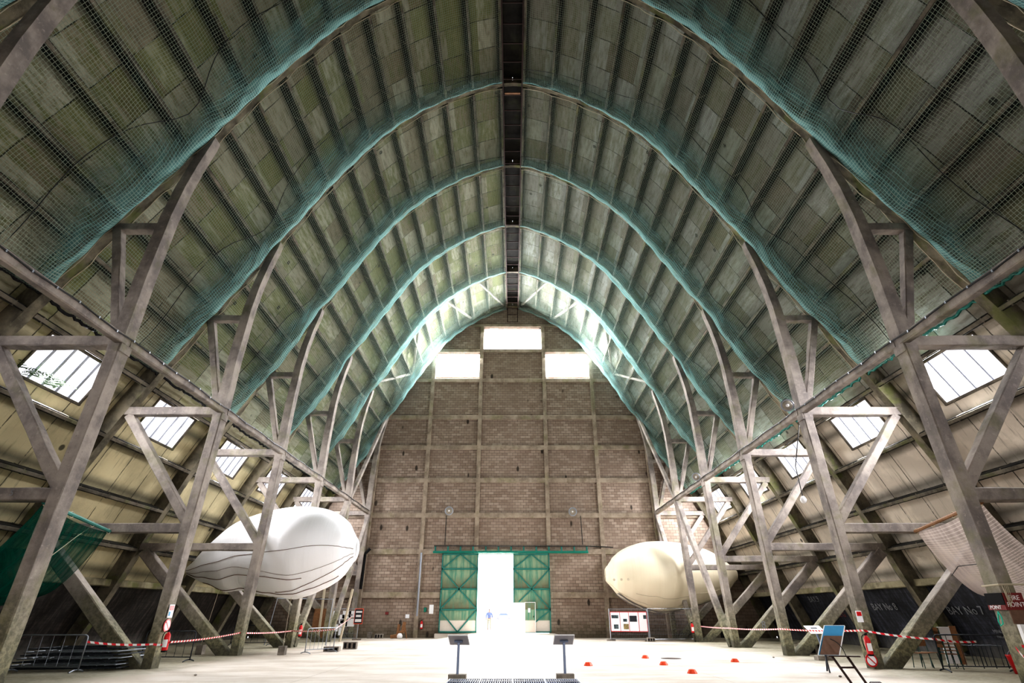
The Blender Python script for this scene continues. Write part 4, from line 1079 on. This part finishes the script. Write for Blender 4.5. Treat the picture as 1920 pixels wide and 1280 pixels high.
# ------------------------------------------------------------------ chairs and table stack at right
def chair(x, y, rz, lab, stack=0):
    t = thing('school_chair', lab, 'chair', (x, y, 0), 'stacked school chairs'); M = Matrix.Translation((x, y, stack)) @ Matrix.Rotation(rz, 4, 'Z')
    def pt(nm, f, mt):
        bm = bmesh.new(); f(bm); bm.transform(M); return meshobj(nm, bm, mt, t)
    for sx in (-1, 1):
        pt('leg', lambda bm: tube(bm, [(sx * .2, -.2, .01), (sx * .17, -.16, .45)], .014, 6), MAT['chairleg'])
        pt('leg', lambda bm: tube(bm, [(sx * .2, .22, .01), (sx * .17, .17, .45), (sx * .17, .22, .85)], .014, 6), MAT['chairleg'])
    pt('seat', lambda bm: box(bm, (-.19, -.2, .445), (.19, .19, .465), .006), MAT['wood'])
    pt('backrest', lambda bm: box(bm, (-.18, .19, .64), (.18, .215, .84), .006), MAT['wood'])
    return t
chair(14.1, 21.6, .3, 'wooden school chair at the left end of the stack behind the right barrier')
chair(14.6, 21.9, .2, 'wooden school chair second from the left behind the right barrier')
for k in range(5): chair(14.75, 21.1, 1.45, 'white-edged chair in the tall stack behind the right barrier, %s' % ('lowest', 'second', 'third', 'fourth', 'topmost')[k], .10 * k)
t = thing('folded_table', 'white folded table top standing on end behind the chair stack', 'table', (15.3, 21.7, 0))
bm = bmesh.new(); box(bm, (15.05, 21.7, .12), (15.45, 21.76, 1.25), .01); meshobj('table_top', bm, MAT['white'], t)
bm = bmesh.new(); box(bm, (15.47, 21.7, .1), (15.68, 21.76, 1.28), .01); meshobj('side_board', bm, MAT['wood'], t)
bm = bmesh.new()
for x in (15.1, 15.4): beam(bm, (x, 21.8, 0), (x, 21.8, .3), .03, .03)
meshobj('legs', bm, MAT['darksteel'], t)
for k in range(3):
    x = 15.85 + k * .42; bm = bmesh.new()
    tube(bm, [(x, 21.2, .02), (x, 21.2, .62), (x + .05, 21.25, .68), (x + .05, 22.1, .68), (x, 22.15, .62), (x, 22.15, .02)], .016, 6)
    tag(meshobj('tubular_frame', bm, MAT['darksteel']), 'bent tube table frame behind the right barrier, %s' % ('nearest the chairs', 'middle one', 'farthest right')[k], 'table frame', 'bent tube frames')
wblock((13.3, 28.6, 0), (14.3, 28.9, .45), 'hollow concrete block against the dark right wall beside the blue board')

# ------------------------------------------------------------------ exhibition fences
def fence(x0, y0, x1, y1, h, lab, z0=.12):
    a, b = Vector((x0, y0, 0)), Vector((x1, y1, 0)); d = (b - a); L = d.length; d.normalize()
    t = thing('mesh_fence', lab, 'fence', tuple((a + b) / 2), 'wire mesh fences')
    bm = bmesh.new()
    for p in (a, b): tube(bm, [p + Vector((0, 0, .02)), p + Vector((0, 0, h))], .025, 6)
    for z in (z0, h - .02): tube(bm, [a + Vector((0, 0, z)), b + Vector((0, 0, z))], .02, 6)
    meshobj('frame', bm, MAT['steel'], t)
    bm = bmesh.new(); n = int(L / .12)
    for k in range(1, n): p = a + d * L * k / n; tube(bm, [p + Vector((0, 0, z0)), p + Vector((0, 0, h))], .005, 4)
    for k in range(1, int(h / .3)): tube(bm, [a + Vector((0, 0, z0 + k * .3)), b + Vector((0, 0, z0 + k * .3))], .005, 4)
    meshobj('mesh', bm, MAT['steel'], t)
    for p in (a, b):
        bm = bmesh.new(); box(bm, (p.x - .3, p.y - .12, 0), (p.x + .3, p.y + .12, .1)); meshobj('foot', bm, MAT['block'], t)
    return t
fence(6.75, 42.4, 9.2, 41.6, 1.98, 'wire mesh fence carrying red-edged posters right of the doors')
fence(9.3, 41.7, 12.7, 42.3, 2.0, 'empty wire mesh fence beneath the cream balloon')
def poster(x, y, z, w, h, lab, mat='paper', rim='red', pics=(), ang=0.):
    t = thing('poster', lab, 'poster', (x, y, z), 'posters on the mesh fences'); M = Matrix.Translation((x, y, z)) @ Matrix.Rotation(ang, 4, 'Z')
    bm = bmesh.new(); box(bm, (0, -.012, 0), (w, .0, h), .002); bm.transform(M); meshobj('sheet', bm, MAT[mat], t)
    if rim:
        bm = bmesh.new(); box(bm, (-.03, 0, -.04), (w + .03, .01, h + .04), .002); bm.transform(M); meshobj('rim', bm, MAT[rim], t)
    for (a, b, c, d, mt) in pics:
        bm = bmesh.new(); box(bm, (a * w, -.018, b * h), (c * w, -.013, d * h), .001); bm.transform(M); meshobj('print', bm, MAT[mt], t)
    return t
A = math.atan2(-.8, 2.45)
for k, (u, w, pics, lb) in enumerate(((.08, .62, ((.1, .68, .85, .85, 'picture'), (.3, .12, .8, .35, 'picture')), 'leftmost poster with a photo at its top'),
        (.73, .58, ((.35, .5, .8, .65, 'picture'), (.35, .1, .95, .38, 'picture2')), 'second poster with a yellow picture low down'),
        (1.34, .62, ((.05, .5, .85, .82, 'darksteel'),), 'third poster with a dark photo'), (2.0, .52, ((.6, .65, .98, .85, 'picture'),), 'rightmost poster, nearly blank'))):
    x = 6.75 + u * math.cos(A); y = 42.4 + u * math.sin(A) - .05
    poster(x, y, .6, w, 1.15, '%s on the fence right of the doors' % lb, pics=pics, ang=A)
fence(-13.2, 43.7, -11.0, 43.6, 2.0, 'wire mesh fence covered in white papers, left of the doors')
rp = random.Random(3)
PL_ = [(-13.1, 1.25, .3, .6), (-12.7, 1.25, .24, .6), (-12.4, 1.05, .36, .55), (-12.2, 1.35, .6, .5), (-11.75, 1.42, .4, .42), (-12.3, .82, .5, .5), (-11.9, .85, .3, .45), (-11.6, .85, .3, .5), (-13.15, .35, .42, .62), (-12.7, .55, .3, .45), (-12.35, .3, .2, .5)]
nm = ['tall narrow sheet at top left', 'narrow sheet second from top left', 'sheet below the top left pair', 'large top sheet', 'top sheet beside the dark orange-edged poster', 'wide middle sheet', 'middle sheet with small pictures', 'right-hand middle sheet', 'tall lower left sheet', 'lower middle sheet, crooked', 'narrow lowest sheet']
for (x, z, w, h), l in zip(PL_, nm): poster(x, 43.6, z, w, h, l + ' on the left paper-covered fence', rim=None, pics=((.2, .3, .7, .5, 'grey'),) if w > .3 else ())
poster(-11.3, 43.55, 1.05, .55, .9, 'dark poster with an orange edge on the left fence', 'darksteel', 'orange', ((.1, .1, .9, .3, 'white'), (.15, .45, .8, .6, 'white'), (.1, .75, .9, .88, 'white')))
# plywood panel and thin goal frame behind the left legs
bm = bmesh.new(); box(bm, (-14.6, 44.6, 0), (-13.6, 44.66, 2.0), .01); tag(meshobj('plywood_panel', bm, MAT['wood']), 'brown timber panel standing behind the left legs near the end wall', 'panel')
t = thing('pipe_goal', 'thin white pipe goal frame standing behind the left legs', 'pipe frame', (-13, 36, 0))
bm = bmesh.new(); tube(bm, [(-14.6, 36.5, .01), (-14.3, 36.5, 2.5), (-10.9, 36.5, 2.45), (-11.0, 36.5, .01)], .03, 6); meshobj('pipe', bm, MAT['steel'], t)
# timber props beside the far left legs
for (a, b, lab) in (((-11.5, 41.2, 0), (-11.1, 41.4, 3.2), 'pale timber prop in front of the far left leg by the papers'), ((-12.9, 41.0, 0), (-13.0, 41.2, 3.3), 'dark timber post left of the paper-covered fence')):
    bm = bmesh.new(); beam(bm, a, b, .14, .14, up=(0, 1, 0)); tag(meshobj('timber_prop', bm, MAT['rope']), lab, 'timber prop')
# rubbish by the wall left of the doors
t = thing('wood_scrap_pile', 'small heap of brown timber offcuts at the foot of the block wall', 'wood scraps', (-8.4, 46.7, 0))
for k, (a, b, w) in enumerate((((-8.75, 46.8, 0), (-8.7, 46.9, .95), .2), ((-8.35, 46.6, .35), (-8.25, 46.7, 1.1), .24), ((-9.2, 46.5, .1), (-8.6, 46.5, .18), .25), ((-8.0, 46.6, 0), (-8.2, 46.7, .75), .1), ((-8.6, 46.4, .4), (-8.1, 46.4, .52), .14))):
    bm = bmesh.new(); beam(bm, a, b, w, w * .5, up=(0, 1, 0)); meshobj('offcut', bm, MAT['wood'], t)
t = thing('white_sack', 'small white sack in front of the timber offcuts', 'sack', (-8.4, 46.2, 0)); bm = bmesh.new(); lathe(bm, [(.1, 0), (.2, .05), (.21, .2), (.12, .34), (.03, .36)], (-8.45, 46.2, 0)); meshobj('bag', bm, MAT['white'], t, True)
wblock((-11.0, 46.6, 0), (-10.7, 46.95, .42), 'grey block at the wall foot, farther from the timber offcuts', False)
wblock((-10.4, 46.5, 0), (-9.8, 46.9, .3), 'grey hollow block at the wall foot beside the timber offcuts')
wblock((9.0, 41.2, 0), (9.5, 41.5, .24), 'grey ballast block at the foot of the poster fence')

# ------------------------------------------------------------------ slung nets low at both sides (first bay)
def hammock(side, mat, lab, pole):
    bm = bmesh.new(); uvl = bm.loops.layers.uv.new('UVMap'); g = []; NU, NVv = 24, 24
    for i in range(NU + 1):
        u = i / NU; y = 15.15 + 5.9 * u; row = []
        xa = 12.75 + 2.2 * u; xb = 17.6
        za = 4.36 - .12 * math.sin(PI * u)
        for j in range(NVv + 1):
            v = j / NVv; x = xa + (xb - xa) * v
            z = za - (2.1 + .3 * math.sin(PI * u)) * math.sin(PI * min(1, v * .93)) ** .85 + .05 * math.sin(v * 11 + u * 5) * v
            row.append((bm.verts.new((side * x, y - .25 * math.sin(PI * v) * (2 * u - 1), z)), (y, v * 6)))
        g.append(row)
    for i in range(NU):
        for j in range(NVv):
            q = [g[i][j], g[i][j + 1], g[i + 1][j + 1], g[i + 1][j]]; f = bm.faces.new([a[0] for a in q]); f.smooth = True
            for lp, a in zip(f.loops, q): lp[uvl].uv = a[1]
    t = thing('slung_net', lab, 'net', (side * 14, 18, 4.3)); meshobj('sheet', bm, mat, t)
    bm = bmesh.new(); tube(bm, [(side * 12.75, 15.15, 4.38), (side * 14.95, 21.15, 4.40)], .06, 8); meshobj('pole', bm, pole, t)
    bm = bmesh.new()
    for u in (.02, .35, .68, .98): c = Vector((side * (12.75 + 2.2 * u), 15.15 + 6 * u, 4.38)); tube(bm, [c + Vector((0, .09 * math.cos(a), .09 * math.sin(a))) for a in [k * PI / 4 for k in range(8)]], .016, 5, True)
    meshobj('lashing', bm, MAT['rope'], t)
    bm = bmesh.new(); tube(bm, [(side * 12.9, 16.0, 2.9), (side * 14.0, 18.4, 3.9 if side < 0 else 3.0), (side * 14.6, 19.6, 4.3 if side < 0 else 2.8)], .012, 5); meshobj('cord', bm, MAT['rope' if side < 0 else 'cable'], t)
hammock(-1, MAT['sheet'], 'dark green sheet slung like a hammock behind the first left leg', MAT['brace'])
hammock(1, MAT['pinknet'], 'pale pinkish net slung from a brown pole behind the first right leg', MAT['wood'])

# fern growing in the first left skylight
t = thing('fern', 'green fern growing in the lower corner of the nearest left skylight', 'plant', (-16.3, 17.3, 8.8)); rf = random.Random(5)
for k in range(26):
    a = rf.uniform(0, 2 * PI); L = rf.uniform(.35, .85); bm = bmesh.new(); c = Vector((-16.25 + rf.uniform(-.15, .1), 16.5 + rf.uniform(0, 1.5), 8.9 + rf.uniform(-.1, .1)))
    d = Vector((.55 + .4 * math.cos(a), .7 * math.sin(a), .3 + .4 * rf.random())).normalized()
    n = 7; pts = [c + d * L * i / n - Vector((0, 0, .55 * L * (i / n) ** 2)) for i in range(n + 1)]; sd = d.cross(Vector((0, 0, 1))).normalized()
    for i in range(n):
        w = .14 * (1 - i / n) + .02
        for s in (-1, 1):
            quad(bm, [pts[i], pts[i + 1] * .5 + pts[i] * .5, pts[i] * .4 + pts[i + 1] * .6 + sd * s * w + Vector((0, 0, -.02)), pts[i] + sd * s * w * .8])
    meshobj('frond', bm, MAT['leaf'], t)

# ------------------------------------------------------------------ person outside, seen from behind, and a parked car
def person2(x, y, z):
    t = thing('person', 'person in a blue shirt and pale trousers walking away outside the doorway', 'person', (x, y, z))
    def skin(nm, V, E, R, mat, par):
        bm = bmesh.new(); lay = bm.verts.layers.skin.verify(); vs = []
        for i, (v, r) in enumerate(zip(V, R)):
            q = bm.verts.new(Vector(v) + Vector((x, y, z))); q[lay].radius = r if isinstance(r, tuple) else (r, r); q[lay].use_root = (i == 0); vs.append(q)
        for a, b in E: bm.edges.new((vs[a], vs[b]))
        me = bpy.data.meshes.new(nm); bm.to_mesh(me); bm.free(); me.materials.append(mat)
        o = bpy.data.objects.new(nm, me); link(o, par); o.matrix_parent_inverse = parent_world(par).inverted()
        sk = o.modifiers.new('Skin', 'SKIN'); sk.use_smooth_shade = True
        ss = o.modifiers.new('Sub', 'SUBSURF'); ss.levels = 1; ss.render_levels = 2
        dg = bpy.context.evaluated_depsgraph_get(); dg.update(); me2 = bpy.data.meshes.new_from_object(o.evaluated_get(dg)); o.modifiers.clear(); o.data = me2
        return o
    V = [(0, 0, .92), (0, 0, 1.12), (0, 0, 1.38), (0, 0, 1.5), (0, .02, 1.6), (0, .02, 1.72),
         (-.19, 0, 1.40), (-.27, -.03, 1.15), (-.28, .06, .92), (-.28, .1, .82), (.19, 0, 1.40), (.27, .03, 1.15), (.28, -.04, .92), (.28, -.02, .82),
         (-.1, 0, .86), (-.12, .14, .48), (-.12, .05, .08), (-.12, .16, .04), (.1, 0, .86), (.12, -.02, .48), (.12, -.2, .10), (.12, -.1, .04)]
    E = [(0, 1), (1, 2), (2, 3), (3, 4), (4, 5), (2, 6), (6, 7), (7, 8), (8, 9), (2, 10), (10, 11), (11, 12), (12, 13), (0, 14), (14, 15), (15, 16), (16, 17), (0, 18), (18, 19), (19, 20), (20, 21)]
    R = [(.15, .10), (.14, .10), (.17, .11), .06, (.085, .1), (.075, .09), .065, .05, .04, .035, .065, .05, .04, .035, .09, .06, .045, .04, .09, .06, .045, .04]
    b = skin('body', V, E, R, MAT['skin'], t)
    skin('shirt', [(0, 0, .9), (0, 0, 1.12), (0, 0, 1.39), (0, 0, 1.46), (-.2, 0, 1.40), (-.28, -.03, 1.15), (-.285, .03, 1.0), (.2, 0, 1.40), (.28, .03, 1.15), (.285, 0, 1.0)],
         [(0, 1), (1, 2), (2, 3), (2, 4), (4, 5), (5, 6), (2, 7), (7, 8), (8, 9)], [(.175, .125), (.165, .125), (.19, .13), .075, .08, .066, .06, .08, .066, .06], MAT['shirt'], b)
    skin('trousers', [(0, 0, .95), (-.1, 0, .86), (-.12, .14, .48), (-.12, .06, .12), (.1, 0, .86), (.12, -.02, .48), (.12, -.19, .14)],
         [(0, 1), (1, 2), (2, 3), (0, 4), (4, 5), (5, 6)], [(.16, .12), .105, .08, .065, .105, .08, .065], MAT['trouser'], b)
    skin('hair', [(0, -.0, 1.66), (0, .0, 1.74)], [(0, 1)], [(.09, .105), (.07, .085)], MAT['hair'], b)
    return t
person2(-2.15, 56, .31)
t = thing('parked_car', 'pale car parked far off outside the doorway', 'car', (-2.3, 150, .31))
def prism(bm, prof, y0, y1):
    a = [bm.verts.new((px, y0, pz)) for px, pz in prof]; b = [bm.verts.new((px, y1, pz)) for px, pz in prof]
    bm.faces.new(a[::-1]); bm.faces.new(b)
    for k in range(len(prof)): bm.faces.new((a[k], a[(k + 1) % len(prof)], b[(k + 1) % len(prof)], b[k]))
g = .31; cx = -.9
bm = bmesh.new(); prism(bm, [(-3.4 + cx, g + .35), (-3.45 + cx, g + .75), (-3.2 + cx, g + .92), (-2.3 + cx, g + 1.0), (.1 + cx, g + 1.0), (.8 + cx, g + .85), (.85 + cx, g + .35)], 149.2, 150.9); meshobj('body', bm, MAT['white'], t)
bm = bmesh.new(); prism(bm, [(-2.6 + cx, g + 1.0), (-2.1 + cx, g + 1.45), (-.7 + cx, g + 1.47), (0.05 + cx, g + 1.0)], 149.3, 150.8); meshobj('cabin', bm, MAT['blueSteel'], t)
for xx in (-2.7, 0.05):
    for yy in (149.25, 150.8): bm = bmesh.new(); lathe(bm, [(.3, -.1), (.3, .1)], (xx + cx, yy, g + .3), 'Y', 16); meshobj('wheel', bm, MAT['grey'], t)

# ------------------------------------------------------------------ camera, world, lights
cam = bpy.data.cameras.new('camera'); co = bpy.data.objects.new('camera', cam); COL.objects.link(co)
cam.sensor_width = 36; cam.lens = 36 * 1017 / 1920; cam.clip_end = 1000; cam.shift_x = -1 / 1920
co.location = (0, 0, H); co.rotation_euler = (PI / 2 + math.atan(510 / 1017), 0, 0); sc.camera = co

w = bpy.data.worlds.new('world'); sc.world = w; w.use_nodes = True
bg = w.node_tree.nodes['Background']; bg.inputs[0].default_value = (.93, .95, 1, 1); bg.inputs[1].default_value = 2.6

def area(name, loc, rot, sx, sy, e, col=(1, 1, 1), spread=180):
    l = bpy.data.lights.new(name, 'AREA'); l.shape = 'RECTANGLE'; l.size = sx; l.size_y = sy; l.energy = e; l.color = col; l.spread = math.radians(spread)
    o = bpy.data.objects.new(name, l); o.location = loc; o.rotation_euler = rot; COL.objects.link(o); return o
# daylight through the doorway and the end windows (facing -Y)
area('doorway_daylight', (-1.35, YW + .5, 3.2), (-PI / 2, 0, 0), 2.7, 5.5, 2100, (1, .98, .97))
area('window_daylight', (0, YW + .2, 25.75), (-PI / 2 + .5, 0, 0), 5.5, 2.3, 4200, (.95, .97, 1))
for x in (-5.2, 5.2): area('window_daylight', (x, YW + .2, 22.95), (-PI / 2 + .5, 0, 0), 4.1, 2.4, 4200, (.95, .97, 1))
# added fill lamp behind the camera, inside the closed back wall
area('hall_fill', (0, -9, 5), (PI / 2 - .25, 0, 0), 24, 6, 650, (1, .97, .95), 110)
# skylights
for y0, y1 in zip(BAYS[2:], BAYS[3:]):
    for side in (-1, 1):
        x, z = P((s_sky0 + s_sky1) / 2, OFF - .1, side)
        o = area('skylight_daylight', (x, (y0 + y1) / 2, z), (0, 0, 0), 3., 1.4, 150 if y0 < 15 else (560 if side < 0 else 1050), (.96, .97, 1))
        x2, z2 = P((s_sky0 + s_sky1) / 2, 0, side); d = Vector((x2 - x, 0, z2 - z)).normalized()
        o.rotation_euler = d.to_track_quat('-Z', 'X').to_euler()

sc.view_settings.view_transform = 'Standard'
try: sc.view_settings.look = 'High Contrast'
except Exception: pass
sc.view_settings.exposure = 0.
try:
    sc.cycles.use_denoising = True; sc.cycles.transparent_max_bounces = 24; sc.cycles.max_bounces = 6; sc.cycles.diffuse_bounces = 3; sc.cycles.adaptive_threshold = .08; sc.cycles.adaptive_min_samples = 12; sc.cycles.sample_clamp_indirect = 8
except Exception: pass
